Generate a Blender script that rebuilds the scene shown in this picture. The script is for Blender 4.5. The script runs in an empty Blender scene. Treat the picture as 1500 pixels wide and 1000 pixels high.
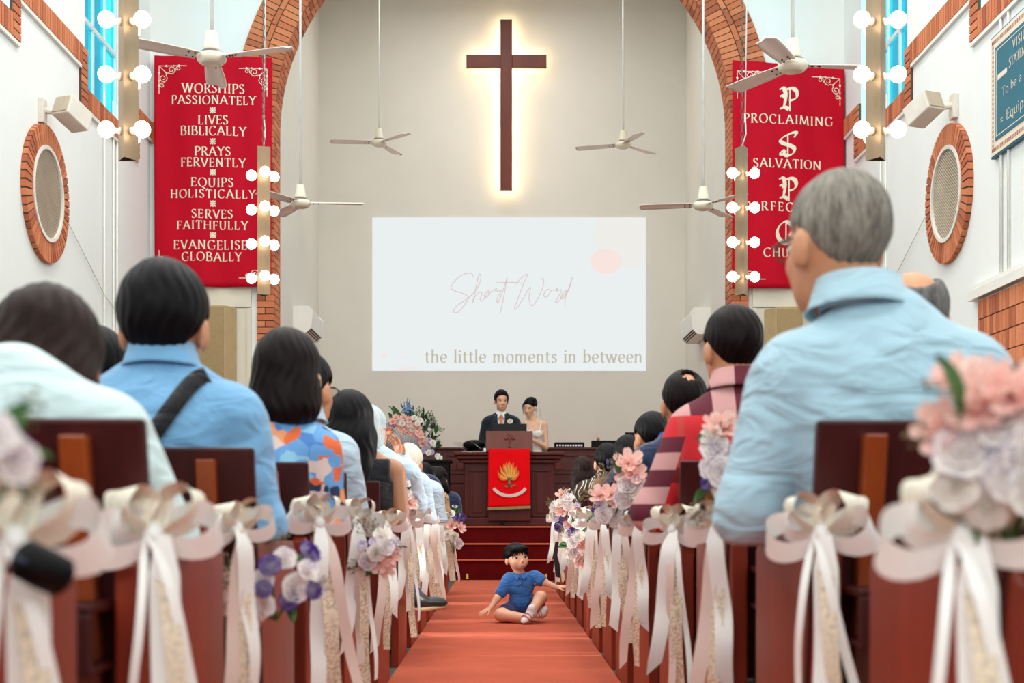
import bpy, math, random
import numpy as np
from mathutils import Vector, Matrix, Euler
random.seed(7)
sc = bpy.context.scene
COL = sc.collection
PI = math.pi
# ------------------------------------------------------------------ camera, world, light, exposure
F, CX, CY, H = 2083.3, 734.0, 752.0, 0.75          # focal length in pixels, vanishing point, eye height
cd = bpy.data.cameras.new('camera'); cam = bpy.data.objects.new('camera', cd); COL.objects.link(cam)
cam.location = (0, 0, H); cam.rotation_euler = (PI / 2, 0, 0)
cd.sensor_width = 36; cd.lens = 50; cd.shift_x = 16 / 1500; cd.shift_y = 252 / 1500
cd.clip_end = 100; cd.dof.use_dof = True; cd.dof.focus_distance = 10.5; cd.dof.aperture_fstop = 4.5
sc.camera = cam
sc.view_settings.view_transform = 'Standard'; sc.view_settings.look = 'None'
sc.view_settings.gamma = 1; sc.view_settings.exposure = 0.08
w = bpy.data.worlds.new('World'); sc.world = w; w.use_nodes = True
w.node_tree.nodes['Background'].inputs[0].default_value = (.75, .85, 1, 1)
w.node_tree.nodes['Background'].inputs[1].default_value = 1.0

def area(name, loc, rot, sx, sy, power, col=(1, 1, 1), spread=PI):
    l = bpy.data.lights.new(name, 'AREA'); l.shape = 'RECTANGLE'; l.size = sx; l.size_y = sy
    l.energy = power; l.color = col; l.spread = spread
    o = bpy.data.objects.new(name, l); COL.objects.link(o); o.location = loc; o.rotation_euler = rot
    return o
XL, XR = -4.2, 4.1                                  # side walls
YA, YA2, YB = 17.0, 17.47, 21.2                     # arch wall front / back, chancel back wall
WARM = (1, .96, .91)
for y in (1.5, 5.5, 9.5, 13.5):                     # nave ceiling lamps, high above the frame
    for x in (-2.1, 2.1):
        area('nave_ceiling_lamp', (x, y, 8.6), (0, 0, 0), 1.6, 1.6, 104, WARM)
area('chancel_lamp', (0, 19.2, 8.3), (0, 0, 0), 2.0, 1.2, 58, (1, .99, .97))
area('rear_fill_light', (0, -3.6, 3.6), (PI / 2, 0, 0), 6, 3.2, 200, (.86, .95, 1))  # added soft fill behind the camera, brightens surfaces facing it; rear wall has no opening
WIN = [(14.35, 16.2), (10.05, 12.15), (5.9, 7.9), (1.7, 3.7)]
for (a, b) in WIN:                                  # daylight outside the upper side windows
    area('window_daylight_left', (XL - .6, (a + b) / 2, 6.4), (0, -PI / 2, 0), 2.8, b - a, 46 if a > 14 else 80, (.9, .97, 1))
    area('window_daylight_right', (XR + .6, (a + b) / 2, 6.4), (0, PI / 2, 0), 2.8, b - a, 46 if a > 14 else 74, (.9, .97, 1))
for (x, y, sg) in ((XL + .1, 8.55, 1), (XL + .1, 11.4, 1), (XR - .1, 7.6, -1)):   # daylight from the low side doorways, between the pews
    area('side_doorway_daylight', (x, y, 1.75), (0, -sg * math.radians(68), 0), .7, .35, 34, (1, .97, .9), math.radians(70))

# ------------------------------------------------------------------ helpers
def lin(c):
    c = [x / 255 for x in c[:3]]
    return tuple(x / 12.92 if x <= .04045 else ((x + .055) / 1.055) ** 2.4 for x in c) + (1,)
def at(px, py, D): return Vector(((px - CX) * D / F, D, H + (CY - py) * D / F))

class NT:
    """tiny node helper"""
    def __init__(s, name):
        s.m = bpy.data.materials.new(name); s.m.use_nodes = True; s.t = s.m.node_tree; s.n = s.t.nodes; s.l = s.t.links
        s.b = s.n['Principled BSDF']; s.out = s.n['Material Output']
    def node(s, typ, **kw):
        n = s.n.new('ShaderNode' + typ)
        for k, v in kw.items():
            if k.startswith('i_'): n.inputs[int(k[2:])].default_value = v
            else: setattr(n, k, v)
        return n
    def link(s, a, b): s.l.new(a, b)
    def ramp(s, fac, stops, interp='LINEAR'):
        r = s.node('ValToRGB'); e = r.color_ramp.elements; r.color_ramp.interpolation = interp
        while len(e) < len(stops): e.new(1)
        for k, (p, c) in enumerate(stops): e[k].position = p; e[k].color = c
        s.link(fac, r.inputs[0]); return r.outputs[0]
    def coord(s, kind='Object', scale=(1, 1, 1)):
        tc = s.node('TexCoord'); mp = s.node('Mapping'); mp.inputs['Scale'].default_value = scale
        s.link(tc.outputs[kind], mp.inputs[0]); return mp.outputs[0]
    def noise(s, vec, scale, detail=3, rough=.5, dist=0):
        n = s.node('TexNoise'); n.inputs['Scale'].default_value = scale; n.inputs['Detail'].default_value = detail
        n.inputs['Roughness'].default_value = rough; n.inputs['Distortion'].default_value = dist
        s.link(vec, n.inputs['Vector']); return n.outputs['Fac']
    def bump(s, h, strength, dist=.01):
        b = s.node('Bump'); b.inputs['Strength'].default_value = strength; b.inputs['Distance'].default_value = dist
        s.link(h, b.inputs['Height']); s.link(b.outputs[0], s.b.inputs['Normal'])
    def set(s, **kw):
        for k, v in kw.items(): s.b.inputs[k].default_value = v

def M(name, col, rough=.5, var=.06, scale=6, stretch=(1, 1, 1), bump=0, bscale=None, metal=0, spec=.5, sheen=0, col2=None, coat=0, sss=0):
    t = NT(name); c = lin(col)
    t.set(Roughness=rough, Metallic=metal); t.b.inputs['Specular IOR Level'].default_value = spec
    if sheen: t.set(**{'Sheen Weight': sheen, 'Sheen Roughness': .5})
    if coat: t.set(**{'Coat Weight': coat, 'Coat Roughness': .15})
    if sss: t.set(**{'Subsurface Weight': sss, 'Subsurface Scale': .01})
    v = t.coord('Object', stretch); n = t.noise(v, scale, 4, .55)
    d = lin(col2) if col2 else tuple(x * (1 - var * 2.2) for x in c[:3]) + (1,)
    t.link(t.ramp(n, [(.3, d), (.7, c)]), t.b.inputs['Base Color'])
    if bump: t.bump(t.noise(v, bscale or scale * 6, 3), bump)
    return t.m
def EM(name, col, strength):
    t = NT(name); e = t.node('Emission'); e.inputs[0].default_value = lin(col); e.inputs[1].default_value = strength
    t.link(e.outputs[0], t.out.inputs[0]); return t.m

ORG = {}
def tagit(o, label=None, cat=None, group=None, kind=None):
    if label: o['label'] = label
    if cat: o['category'] = cat
    if group: o['group'] = group
    if kind: o['kind'] = kind
    return o
def thing(name, label, cat, loc=(0, 0, 0), group=None, rz=0, world=True):
    """Empty at the thing's base. world=True: parts are given in world coordinates and moved into local ones."""
    o = bpy.data.objects.new(name, None); COL.objects.link(o); o.location = loc; o.rotation_euler = (0, 0, rz)
    o.empty_display_size = .1
    tagit(o, label, cat, group); ORG[o.name] = Vector(loc) if world else Vector((0, 0, 0)); return o

class MB:
    def __init__(s): s.v = []; s.f = []; s.m = []; s.sm = []
    def add(s, vs, fs, mi=0, smooth=True):
        b = len(s.v); s.v += [tuple(x) for x in vs]
        for f in fs: s.f.append([b + i for i in f]); s.m.append(mi); s.sm.append(smooth)
    def hexa(s, p, mi=0):    # p: 4 bottom + 4 top
        s.add(p, [(3, 2, 1, 0), (4, 5, 6, 7), (0, 1, 5, 4), (1, 2, 6, 5), (2, 3, 7, 6), (3, 0, 4, 7)], mi, False)
    def box(s, x0, x1, y0, y1, z0, z1, mi=0):
        s.hexa([(x0, y0, z0), (x1, y0, z0), (x1, y1, z0), (x0, y1, z0), (x0, y0, z1), (x1, y0, z1), (x1, y1, z1), (x0, y1, z1)], mi)
    def obox(s, c, size, rot=(0, 0, 0), mi=0):
        R = rot if isinstance(rot, Matrix) else Euler(rot).to_matrix()
        h = Vector(size) / 2; P = []
        for z in (-1, 1):
            for (x, y) in ((-1, -1), (1, -1), (1, 1), (-1, 1)):
                P.append(Vector(c) + R @ Vector((x * h.x, y * h.y, z * h.z)))
        s.hexa(P, mi)
    def tube(s, pts, r, n=8, mi=0, caps=True):
        pts = [Vector(p) for p in pts]; k = len(pts); rr = r if isinstance(r, (list, tuple)) else [r] * k
        vs = []; up = None
        for i in range(k):
            d = (pts[min(i + 1, k - 1)] - pts[max(i - 1, 0)]).normalized()
            if up is None: up = d.orthogonal().normalized()
            up = (up - d * up.dot(d)); up = up.normalized() if up.length > 1e-6 else d.orthogonal().normalized()
            sd = d.cross(up)
            for j in range(n):
                a = 2 * PI * j / n; vs.append(pts[i] + (up * math.cos(a) + sd * math.sin(a)) * rr[i])
        fs = [(i * n + j, i * n + (j + 1) % n, (i + 1) * n + (j + 1) % n, (i + 1) * n + j) for i in range(k - 1) for j in range(n)]
        if caps: fs += [tuple(reversed(range(n))), tuple((k - 1) * n + j for j in range(n))]
        s.add(vs, fs, mi)
    def lathe(s, prof, c=(0, 0, 0), n=24, R=None, mi=0):
        R = R or Matrix.Identity(3); c = Vector(c); vs = []; k = len(prof)
        for (r, z) in prof:
            for j in range(n):
                a = 2 * PI * j / n; vs.append(c + R @ Vector((max(r, 1e-5) * math.cos(a), max(r, 1e-5) * math.sin(a), z)))
        fs = [(i * n + j, i * n + (j + 1) % n, (i + 1) * n + (j + 1) % n, (i + 1) * n + j) for i in range(k - 1) for j in range(n)]
        s.add(vs, fs, mi)
    def ell(s, c, r, R=None, nu=16, nv=10, mi=0):
        R = R or Matrix.Identity(3); c = Vector(c); vs = []
        r = (r, r, r) if isinstance(r, (int, float)) else r
        for i in range(nv + 1):
            t = PI * i / nv
            for j in range(nu):
                a = 2 * PI * j / nu
                vs.append(c + R @ Vector((r[0] * math.sin(t) * math.cos(a), r[1] * math.sin(t) * math.sin(a), r[2] * math.cos(t))))
        fs = [(i * nu + j, (i + 1) * nu + j, (i + 1) * nu + (j + 1) % nu, i * nu + (j + 1) % nu) for i in range(nv) for j in range(nu)]
        s.add(vs, fs, mi)
    def strip(s, pts, wv, mi=0, th=0):   # ribbon: centre points and half-width vectors
        k = len(pts); vs = []
        for p, q in zip(pts, wv):
            p = Vector(p); q = Vector(q); vs += [p - q, p + q]
        s.add(vs, [(2 * i, 2 * i + 1, 2 * i + 3, 2 * i + 2) for i in range(k - 1)], mi)
    def grid(s, fn, nu, nv, mi=0):
        vs = [fn(i / nu, j / nv) for j in range(nv + 1) for i in range(nu + 1)]
        s.add(vs, [(j * (nu + 1) + i, j * (nu + 1) + i + 1, (j + 1) * (nu + 1) + i + 1, (j + 1) * (nu + 1) + i) for j in range(nv) for i in range(nu)], mi)
    def prism(s, poly, y0, y1, mi=0):     # poly in (x,z), extruded along y
        n = len(poly); vs = [(x, y0, z) for x, z in poly] + [(x, y1, z) for x, z in poly]
        s.add(vs, [tuple(range(n)), tuple(reversed(range(n, 2 * n)))] + [(i, i + n, (i + 1) % n + n, (i + 1) % n) for i in range(n)], mi, False)
    def mesh(s, name, off=None):
        me = bpy.data.meshes.new(name)
        vs = s.v if off is None else [(a - off[0], b - off[1], c - off[2]) for a, b, c in s.v]
        me.from_pydata(vs, [], s.f); me.polygons.foreach_set('use_smooth', s.sm); me.polygons.foreach_set('material_index', s.m)
        me.update(); return me

def link(me, name, mats, parent=None, bevel=0, label=None, seg=2, kind=None):
    o = bpy.data.objects.new(name, me); COL.objects.link(o)
    for m in (mats if isinstance(mats, (list, tuple)) else [mats]): me.materials.append(m)
    if parent is not None: o.parent = parent; ORG[o.name] = ORG.get(parent.name, Vector((0, 0, 0)))
    if bevel:
        b = o.modifiers.new('bevel', 'BEVEL'); b.width = bevel; b.segments = seg; b.limit_method = 'ANGLE'; b.angle_limit = .6
    return tagit(o, label, kind=kind)
def part(mb, name, mats, parent=None, bevel=0, label=None, seg=2, kind=None):
    off = ORG.get(parent.name) if parent is not None else None
    if off is not None and off.length == 0: off = None
    return link(mb.mesh(name, off), name, mats, parent, bevel, label, seg, kind)
def struct(mb, name, mats, bevel=0, label=None):
    o = part(mb, name, mats, None, bevel, label); o['kind'] = 'structure'; return o
def setm(o, Mx):
    """place a part by a matrix given in the same frame as its thing's points"""
    off = ORG.get(o.parent.name, Vector((0, 0, 0))) if o.parent else Vector((0, 0, 0))
    if off.length: o.data.transform(Matrix.Translation(off))
    o.matrix_local = Matrix.Translation(-ORG.get(o.parent.name, Vector((0, 0, 0)))) @ Mx if o.parent else Mx.copy()
    ORG[o.name] = Vector((0, 0, 0))
def copy_tree(o, parent=None):
    c = o.copy(); COL.objects.link(c); ORG[c.name] = ORG.get(o.name, Vector((0, 0, 0)))
    if parent is not None: c.parent = parent
    for ch in KIDS(o): copy_tree(ch, c)
    return c
def KIDS(o): return [x for x in bpy.data.objects if x.parent == o]

# ---- signed distance bodies: smooth union of round cones and ellipsoids, meshed with surface nets
def rc(a, b, r1, r2, k=None): return ('rc', np.array(a, float), np.array(b, float), r1, r2, k)
def el(c, r, R=None, k=None): return ('el', np.array(c, float), np.array(r, float), None if R is None else np.array(R), k)
def sdf_eval(P, prims, k):
    d = None
    for q in prims:
        kk = q[-1] if q[-1] is not None else k
        if q[0] == 'rc':
            a, b, r1, r2 = q[1:5]; ba = b - a; L = max(ba.dot(ba), 1e-9)
            h = np.clip(((P - a) @ ba) / L, 0, 1); e = np.linalg.norm(P - a - h[..., None] * ba, axis=-1) - (r1 + (r2 - r1) * h)
        else:
            c, r, R = q[1:4]; X = P - c
            if R is not None: X = X @ R
            k0 = np.linalg.norm(X / r, axis=-1); k1 = np.linalg.norm(X / (r * r), axis=-1)
            e = k0 * (k0 - 1) / np.maximum(k1, 1e-6)
        if d is None: d = e
        else:
            h = np.maximum(kk - np.abs(d - e), 0) / kk; d = np.minimum(d, e) - h * h * kk * .25
    return d
def bounds(prims, pad):
    lo = np.full(3, 9e9); hi = -lo
    for q in prims:
        if q[0] == 'rc':
            for p, r in ((q[1], q[3]), (q[2], q[4])): lo = np.minimum(lo, p - r); hi = np.maximum(hi, p + r)
        else: R = q[2].max(); lo = np.minimum(lo, q[1] - R); hi = np.maximum(hi, q[1] + R)
    return lo - pad, hi + pad
def surf(prims, vox, k=.03, mod=None, pad=.02):
    lo, hi = bounds(prims, pad + vox * 2)
    n = np.ceil((hi - lo) / vox).astype(int) + 1
    ax = [lo[i] + vox * np.arange(n[i]) for i in range(3)]
    P = np.stack(np.meshgrid(*ax, indexing='ij'), -1)
    d = np.full(tuple(n), .5)
    for q in prims:                                  # only the block of the grid each primitive can reach
        kk = q[-1] if q[-1] is not None else k
        l2, h2 = bounds([q], kk + 2.5 * vox)
        i0 = np.clip(np.floor((l2 - lo) / vox).astype(int), 0, n); i1 = np.clip(np.ceil((h2 - lo) / vox).astype(int) + 1, 0, n)
        S = tuple(slice(a, c) for a, c in zip(i0, i1)); e = sdf_eval(P[S], [q], k); D0 = d[S]
        h = np.maximum(kk - np.abs(D0 - e), 0) / kk; d[S] = np.minimum(D0, e) - h * h * kk * .25
    if mod is not None: d = mod(P, d)
    d = d.copy(); d[0] = d[-1] = 1; d[:, 0] = d[:, -1] = 1; d[:, :, 0] = d[:, :, -1] = 1
    s = d < 0; c = np.zeros(tuple(n - 1)); acc = np.zeros(tuple(n - 1) + (3,))
    off = [(i, j, l) for i in (0, 1) for j in (0, 1) for l in (0, 1)]
    sl = lambda o: tuple(slice(o[t], n[t] - 1 + o[t]) for t in range(3))
    for o1 in off:
        for t in range(3):
            if o1[t]: continue
            o2 = list(o1); o2[t] = 1
            da, db = d[sl(o1)], d[sl(o2)]; cr = (da < 0) != (db < 0)
            tt = np.where(cr, da / np.where(cr, da - db, 1), 0)
            for u in range(3): acc[..., u] += np.where(cr, o1[u] + (tt if u == t else 0), 0)
            c += cr
    act = c > 0; idx = -np.ones(c.shape, int); idx[act] = np.arange(act.sum())
    ijk = np.argwhere(act); V = lo + vox * (ijk + acc[act] / c[act][:, None]); Q = []
    for t in range(3):
        u, v = (t + 1) % 3, (t + 2) % 3
        a = [slice(None)] * 3; b = [slice(None)] * 3; a[t] = slice(0, -1); b[t] = slice(1, None)
        s1, s2 = s[tuple(a)], s[tuple(b)]
        for flip, m in ((False, s1 & ~s2), (True, ~s1 & s2)):
            e = np.argwhere(m)
            if not len(e): continue
            e = e[(e[:, u] > 0) & (e[:, v] > 0) & (e[:, u] < n[u] - 1) & (e[:, v] < n[v] - 1)]
            q = []
            for (du, dv) in ((-1, -1), (0, -1), (0, 0), (-1, 0)):
                w_ = e.copy(); w_[:, u] += du; w_[:, v] += dv; q.append(idx[tuple(w_.T)])
            q = np.stack(q, 1); Q.append(q[:, ::-1] if flip else q)
    Q = np.concatenate(Q); mb = MB(); mb.v = [tuple(x) for x in V.tolist()]; mb.f = Q.tolist()
    mb.m = [0] * len(mb.f); mb.sm = [True] * len(mb.f); return mb
def smax(a, b, k=.01):
    h = np.maximum(k - np.abs(a - b), 0) / k; return np.maximum(a, b) + h * h * k * .25

# ---- broad-nib stroke lettering
def cat(pts, n=7, closed=False):
    pts = [Vector((*p, 0)) if len(p) == 2 else Vector(p) for p in pts]; k = len(pts); out = []
    if k < 3: return pts
    for i in range(k - 1):
        p0 = pts[max(i - 1, 0)]; p1 = pts[i]; p2 = pts[i + 1]; p3 = pts[min(i + 2, k - 1)]
        for j in range(n):
            t = j / n
            out.append(.5 * ((2 * p1) + (p2 - p0) * t + (2 * p0 - 5 * p1 + 4 * p2 - p3) * t * t + (3 * p1 - p0 - 3 * p2 + p3) * t ** 3))
    out.append(pts[-1]); return out
GL = {
'A': (.86, 'L .06,0 .43,1;L .43,1 .82,0;l .2,.36 .66,.36'), 'B': (.68, 'L .13,0 .13,1;C .13,1 .36,1 .53,.91 .55,.76 .47,.6 .3,.54 .13,.54;C .3,.54 .5,.5 .63,.36 .6,.12 .42,0 .13,0'),
'C': (.8, 'C .72,.82 .6,.96 .42,1 .2,.9 .08,.66 .07,.4 .18,.12 .42,0 .6,.03 .74,.18;l .73,1 .72,.8'),
'D': (.86, 'L .13,0 .13,1;C .13,1 .4,1 .66,.87 .78,.6 .76,.33 .62,.1 .38,0 .13,0'),
'E': (.62, 'L .13,0 .13,1;l .13,.98 .55,.98;l .13,.52 .46,.52;l .13,.02 .57,.02;l .54,.98 .55,.8;l .46,.6 .46,.44;l .56,.02 .6,.2'),
'F': (.58, 'L .13,0 .13,1;l .13,.98 .53,.98;l .13,.52 .44,.52;l .52,.98 .53,.8;l .44,.6 .44,.44'),
'G': (.86, 'C .74,.82 .6,.96 .42,1 .2,.9 .08,.66 .07,.4 .18,.12 .42,0 .62,.03 .76,.12;l .76,.1 .76,.42;l .64,.42 .86,.42;l .74,1 .74,.8'),
'H': (.86, 'L .13,0 .13,1;L .73,0 .73,1;l .13,.52 .73,.52'), 'I': (.32, 'L .16,0 .16,1'), 'J': (.4, 'L .22,.1 .22,1;C .22,.1 .15,-.12 .0,-.15'),
'L': (.6, 'L .13,0 .13,1;l .13,.02 .55,.02;l .54,.02 .58,.22'), 'M': (1.06, 'L .09,0 .16,1;L .16,1 .52,.06;L .52,.06 .88,1;L .88,1 .96,0'),
'N': (.88, 'L .13,0 .13,1;L .13,1 .74,.02;L .74,0 .74,1'), 'O': (.94, 'C .47,1 .24,.92 .09,.68 .09,.32 .24,.08 .47,0 .7,.08 .85,.32 .85,.68 .7,.92 .47,1'),
'P': (.62, 'L .13,0 .13,1;C .13,1 .36,1 .55,.9 .58,.72 .48,.54 .3,.46 .13,.48'), 'Q': (.94, 'C .47,1 .24,.92 .09,.68 .09,.32 .24,.08 .47,0 .7,.08 .85,.32 .85,.68 .7,.92 .47,1;C .45,.02 .62,-.12 .85,-.26 1.05,-.2'),
'R': (.7, 'L .13,0 .13,1;C .13,1 .36,1 .53,.9 .55,.73 .46,.57 .3,.5 .13,.5;L .33,.5 .68,.0'),
'S': (.56, 'C .46,.84 .36,.97 .2,.98 .08,.86 .1,.68 .28,.54 .44,.42 .49,.24 .4,.06 .22,.01 .07,.14;l .46,.99 .46,.8;l .07,.0 .07,.2'),
'T': (.72, 'L .36,0 .36,1;l .04,.98 .68,.98;l .05,.98 .04,.8;l .67,.98 .68,.8'), 'U': (.82, 'L .13,.3 .13,1;C .13,.32 .2,.08 .4,.0 .6,.08 .68,.32;L .68,.3 .68,1'),
'V': (.8, 'L .06,1 .42,0;L .42,0 .76,1'), 'W': (1.2, 'L .06,1 .38,0;L .38,0 .62,1;L .6,1 .86,0;L .86,0 1.14,1'), 'Y': (.78, 'L .06,1 .4,.48;L .4,.48 .72,1;L .4,0 .4,.5'),
't': (.38, 'C .16,.82 .16,.15 .24,.02 .36,.06;l .03,.6 .34,.6'), 'h': (.62, 'L .12,0 .12,1;C .12,.42 .28,.62 .45,.56 .49,.4 .49,0'), 'e': (.54, 'C .08,.34 .47,.36 .44,.54 .3,.63 .14,.55 .07,.32 .16,.07 .32,.0 .48,.12'),
'l': (.26, 'L .13,0 .13,1'), 'i': (.26, 'L .13,0 .13,.62;D .13,.86'), 'm': (.94, 'L .12,0 .12,.62;C .12,.42 .26,.62 .4,.57 .45,.4 .45,0;C .45,.42 .6,.62 .74,.57 .79,.4 .79,0'),
'o': (.6, 'C .3,.63 .12,.54 .07,.31 .12,.08 .3,0 .48,.08 .53,.31 .48,.54 .3,.63'), 'n': (.62, 'L .12,0 .12,.62;C .12,.42 .28,.62 .45,.56 .49,.4 .49,0'),
's': (.44, 'C .36,.52 .26,.62 .12,.58 .1,.44 .24,.34 .36,.22 .32,.04 .16,.0 .06,.1'), 'b': (.6, 'L .12,0 .12,1;C .12,.42 .28,.63 .46,.56 .53,.3 .42,.05 .26,0 .12,.12'),
'w': (.86, 'L .04,.62 .25,0;L .25,0 .43,.6;L .42,.62 .62,0;L .62,0 .82,.62'), 'q': (.6, 'L .5,-.3 .5,.6;C .5,.42 .34,.63 .14,.56 .07,.3 .18,.04 .35,0 .5,.14'), 'u': (.62, 'C .12,.62 .12,.2 .22,.01 .4,.06 .5,.25;L .5,0 .5,.62'),
'p': (.6, 'L .12,-.3 .12,.62;C .12,.42 .28,.63 .46,.56 .53,.3 .42,.05 .26,0 .12,.12'), 'a': (.54, 'C .1,.52 .25,.63 .4,.52 .42,.3 .42,0;C .42,.34 .2,.34 .08,.18 .18,.0 .34,.06 .42,.2'), 'c': (.5, 'C .44,.5 .3,.63 .14,.55 .07,.31 .14,.07 .3,0 .46,.12'),
'y': (.56, 'L .04,.62 .28,0;L .52,.62 .18,-.28'), '=': (.6, 'l .06,.5 .5,.5;l .06,.25 .5,.25'), ' ': (.36, ''),
# pointed black letter capitals
'1': (.95, 'C .08,.93 .22,1 .34,.93;C .3,.95 .36,.7 .34,.45 .28,.2 .1,.04;C .1,.04 .3,.12 .5,.04;C .34,.92 .62,1.0 .82,.9 .86,.66 .74,.5 .5,.42;k .54,1.02 .54,-.06;C .1,.62 .22,.66 .32,.6'),
'2': (.95, 'C .78,.86 .9,1.06 .74,1.08 .5,.98 .26,.84 .16,.68 .3,.56 .62,.46 .8,.32 .74,.1 .5,-.02 .3,.04 .1,.0;C .1,.02 .25,.2 .4,.12;k .5,.96 .5,-.1'),
'3': (.95, 'C .8,.88 .5,1.02 .22,.84 .08,.5 .2,.16 .5,.0 .78,.1;C .78,.1 .84,.35 .7,.5;k .5,.95 .5,.05;C .5,.9 .66,.98 .84,.86'),
}
def stroke(mb, pts, fn, thick, thin, nib, mi=0, const=None):
    """one pen stroke in the (x,z) plane; fn maps (x,z)->3D; width follows the pen direction"""
    k = len(pts)
    if k < 2: return
    vs = []
    for i in range(k):
        d = pts[min(i + 1, k - 1)] - pts[max(i - 1, 0)]
        if d.length < 1e-9: d = Vector((1, 0, 0))
        d.normalize(); a = math.atan2(d.y, d.x)
        wd = const if const else thin + (thick - thin) * abs(math.sin(a - nib)) ** 1.5
        nx, ny = -d.y * wd / 2, d.x * wd / 2
        vs += [fn(pts[i].x + nx, pts[i].y + ny), fn(pts[i].x - nx, pts[i].y - ny)]
    mb.add(vs, [(2 * i, 2 * i + 2, 2 * i + 3, 2 * i + 1) for i in range(k - 1)], mi, False)
def write(mb, text, x0, x1, z, h, fn, thick=.135, thin=.04, nib=.3, serif=True, mi=0):
    adv = [GL[c][0] for c in text]; W = x1 - x0; tot = sum(adv) * h
    sx = 1.0
    if W > 0:
        gap = (W - tot) / max(len(text) - 1, 1)
        if gap < -.06 * h or gap > .3 * h: sx = W / (tot + .06 * h * len(text)); gap = (W - tot * sx) / max(len(text) - 1, 1)
    else: gap = .06 * h
    x = x0
    for c, a in zip(text, adv):
        for st in GL[c][1].split(';'):
            if not st: continue
            kd, rest = st[0], st[2:]
            P = [tuple(float(q) for q in p.split(',')) for p in rest.split()]
            P = [(x + p[0] * h * sx, z + p[1] * h) for p in P]
            if kd == 'D':
                q = P[0]; r = thick * h * .55
                mb.add([fn(q[0] + r * math.cos(t * PI / 5), q[1] + r * math.sin(t * PI / 5)) for t in range(10)], [tuple(range(10))], mi, False); continue
            if kd == 'C': pts = cat(P, 6)
            else: pts = [Vector((*p, 0)) for p in P]; pts = [pts[0].lerp(pts[1], t / 3) for t in range(4)]
            cst = thin * h * 1.25 if kd in 'lk' else None
            stroke(mb, pts, fn, thick * h, thin * h, nib, mi, cst)
            if kd == 'L' and serif:
                for q in (P[0], P[1]):
                    fr = (q[1] - z) / h
                    if min(abs(fr), abs(fr - 1), abs(fr - .62)) < .02:
                        e = .12 * h; zz = q[1] + (thin * h * .4 if fr < .3 else -thin * h * .4)
                        stroke(mb, [Vector((q[0] - e, zz, 0)), Vector((q[0] + e, zz, 0))], fn, 0, 0, 0, mi, thin * h * 1.2)
        x += a * h * sx + gap
# ------------------------------------------------------------------ materials of the setting
m_wall = M('white_plaster', (240, 243, 240), .85, .015, 2, bump=.05, bscale=90)
m_chancel = M('cream_plaster', (231, 227, 217), .85, .02, 1.5, bump=.05, bscale=90)
m_ceil = M('ceiling_paint', (240, 238, 232), .9)
m_white = M('white_paint', (240, 238, 230), .45, .02)
m_cream = M('cream_paint', (226, 218, 200), .6, .03)
m_mortar = M('mortar', (92, 72, 58), .95, .1, 30)
def brick_mat(name, stops):
    t = NT(name); g = t.node('NewGeometry'); c = t.ramp(g.outputs['Random Per Island'], stops)
    n = t.noise(t.coord('Object'), 60, 4); mx = t.node('MixRGB', blend_type='MULTIPLY'); mx.inputs[0].default_value = .45
    t.link(c, mx.inputs[1]); t.link(t.ramp(n, [(.3, (.62, .6, .58, 1)), (.7, (1, 1, 1, 1))]), mx.inputs[2])
    t.link(mx.outputs[0], t.b.inputs['Base Color']); t.set(Roughness=.85); t.bump(n, .3); return t.m
m_brick = brick_mat('orange_brick', [(0, lin((200, 112, 72))), (.35, lin((224, 140, 96))), (.7, lin((210, 122, 80))), (1, lin((168, 90, 62)))])
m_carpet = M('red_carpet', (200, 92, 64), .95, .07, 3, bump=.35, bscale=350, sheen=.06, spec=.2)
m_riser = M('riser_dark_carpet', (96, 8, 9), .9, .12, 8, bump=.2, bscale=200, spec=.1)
m_tile = M('grey_floor_tile', (92, 98, 94), .35, .1, 3)
m_alu = M('pane_frame_white', (225, 228, 226), .4)
t = NT('tinted_window_glass')
tr = t.node('BsdfTransparent'); tr.inputs[0].default_value = lin((120, 222, 232)); gl = t.node('BsdfGlossy'); gl.inputs['Roughness'].default_value = .1
mx = t.node('MixShader'); mx.inputs[0].default_value = .06; t.link(tr.outputs[0], mx.inputs[1]); t.link(gl.outputs[0], mx.inputs[2]); t.link(mx.outputs[0], t.out.inputs[0]); m_glass = t.m

# ------------------------------------------------------------------ floor, walls, ceiling
b = MB(); b.box(XL - .3, XR + .3, -4.2, YB + .3, -.2, 0); struct(b, 'floor', m_tile)
b = MB(); b.box(-.499, .527, -2.5, 15.9, 0, .008); runner = part(b, 'carpet_runner', m_carpet)
tagit(runner, 'red carpet runner laid along the middle aisle up to the steps', 'carpet')
b = MB()
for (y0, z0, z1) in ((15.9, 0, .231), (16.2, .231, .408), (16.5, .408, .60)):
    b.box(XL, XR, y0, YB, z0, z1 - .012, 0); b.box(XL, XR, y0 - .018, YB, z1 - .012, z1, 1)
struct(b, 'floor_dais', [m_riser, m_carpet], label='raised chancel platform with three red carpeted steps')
def side_wall(name, x, sgn):
    b = MB(); xa, xb = (x, x + .3) if sgn > 0 else (x - .3, x)
    ws = sorted(WIN); y = -4.0
    for (a, c) in ws:
        b.box(xa, xb, y, a, 0, 10); b.box(xa, xb, a, c, 0, 5.03); b.box(xa, xb, a, c, 7.8, 10); y = c
    b.box(xa, xb, y, YA, 0, 10); struct(b, name, m_wall)
side_wall('wall_left', XL, -1); side_wall('wall_right', XR, 1)
b = MB(); b.box(XL - .3, XR + .3, -4.3, -4, 0, 10); struct(b, 'wall_rear', m_wall)
b = MB(); b.box(XL - 1, XR + 1, -4.3, YA2, 10, 10.2); struct(b, 'ceiling', m_ceil)
CXA, RA, ZS = .02, 2.73, 5.40
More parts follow.
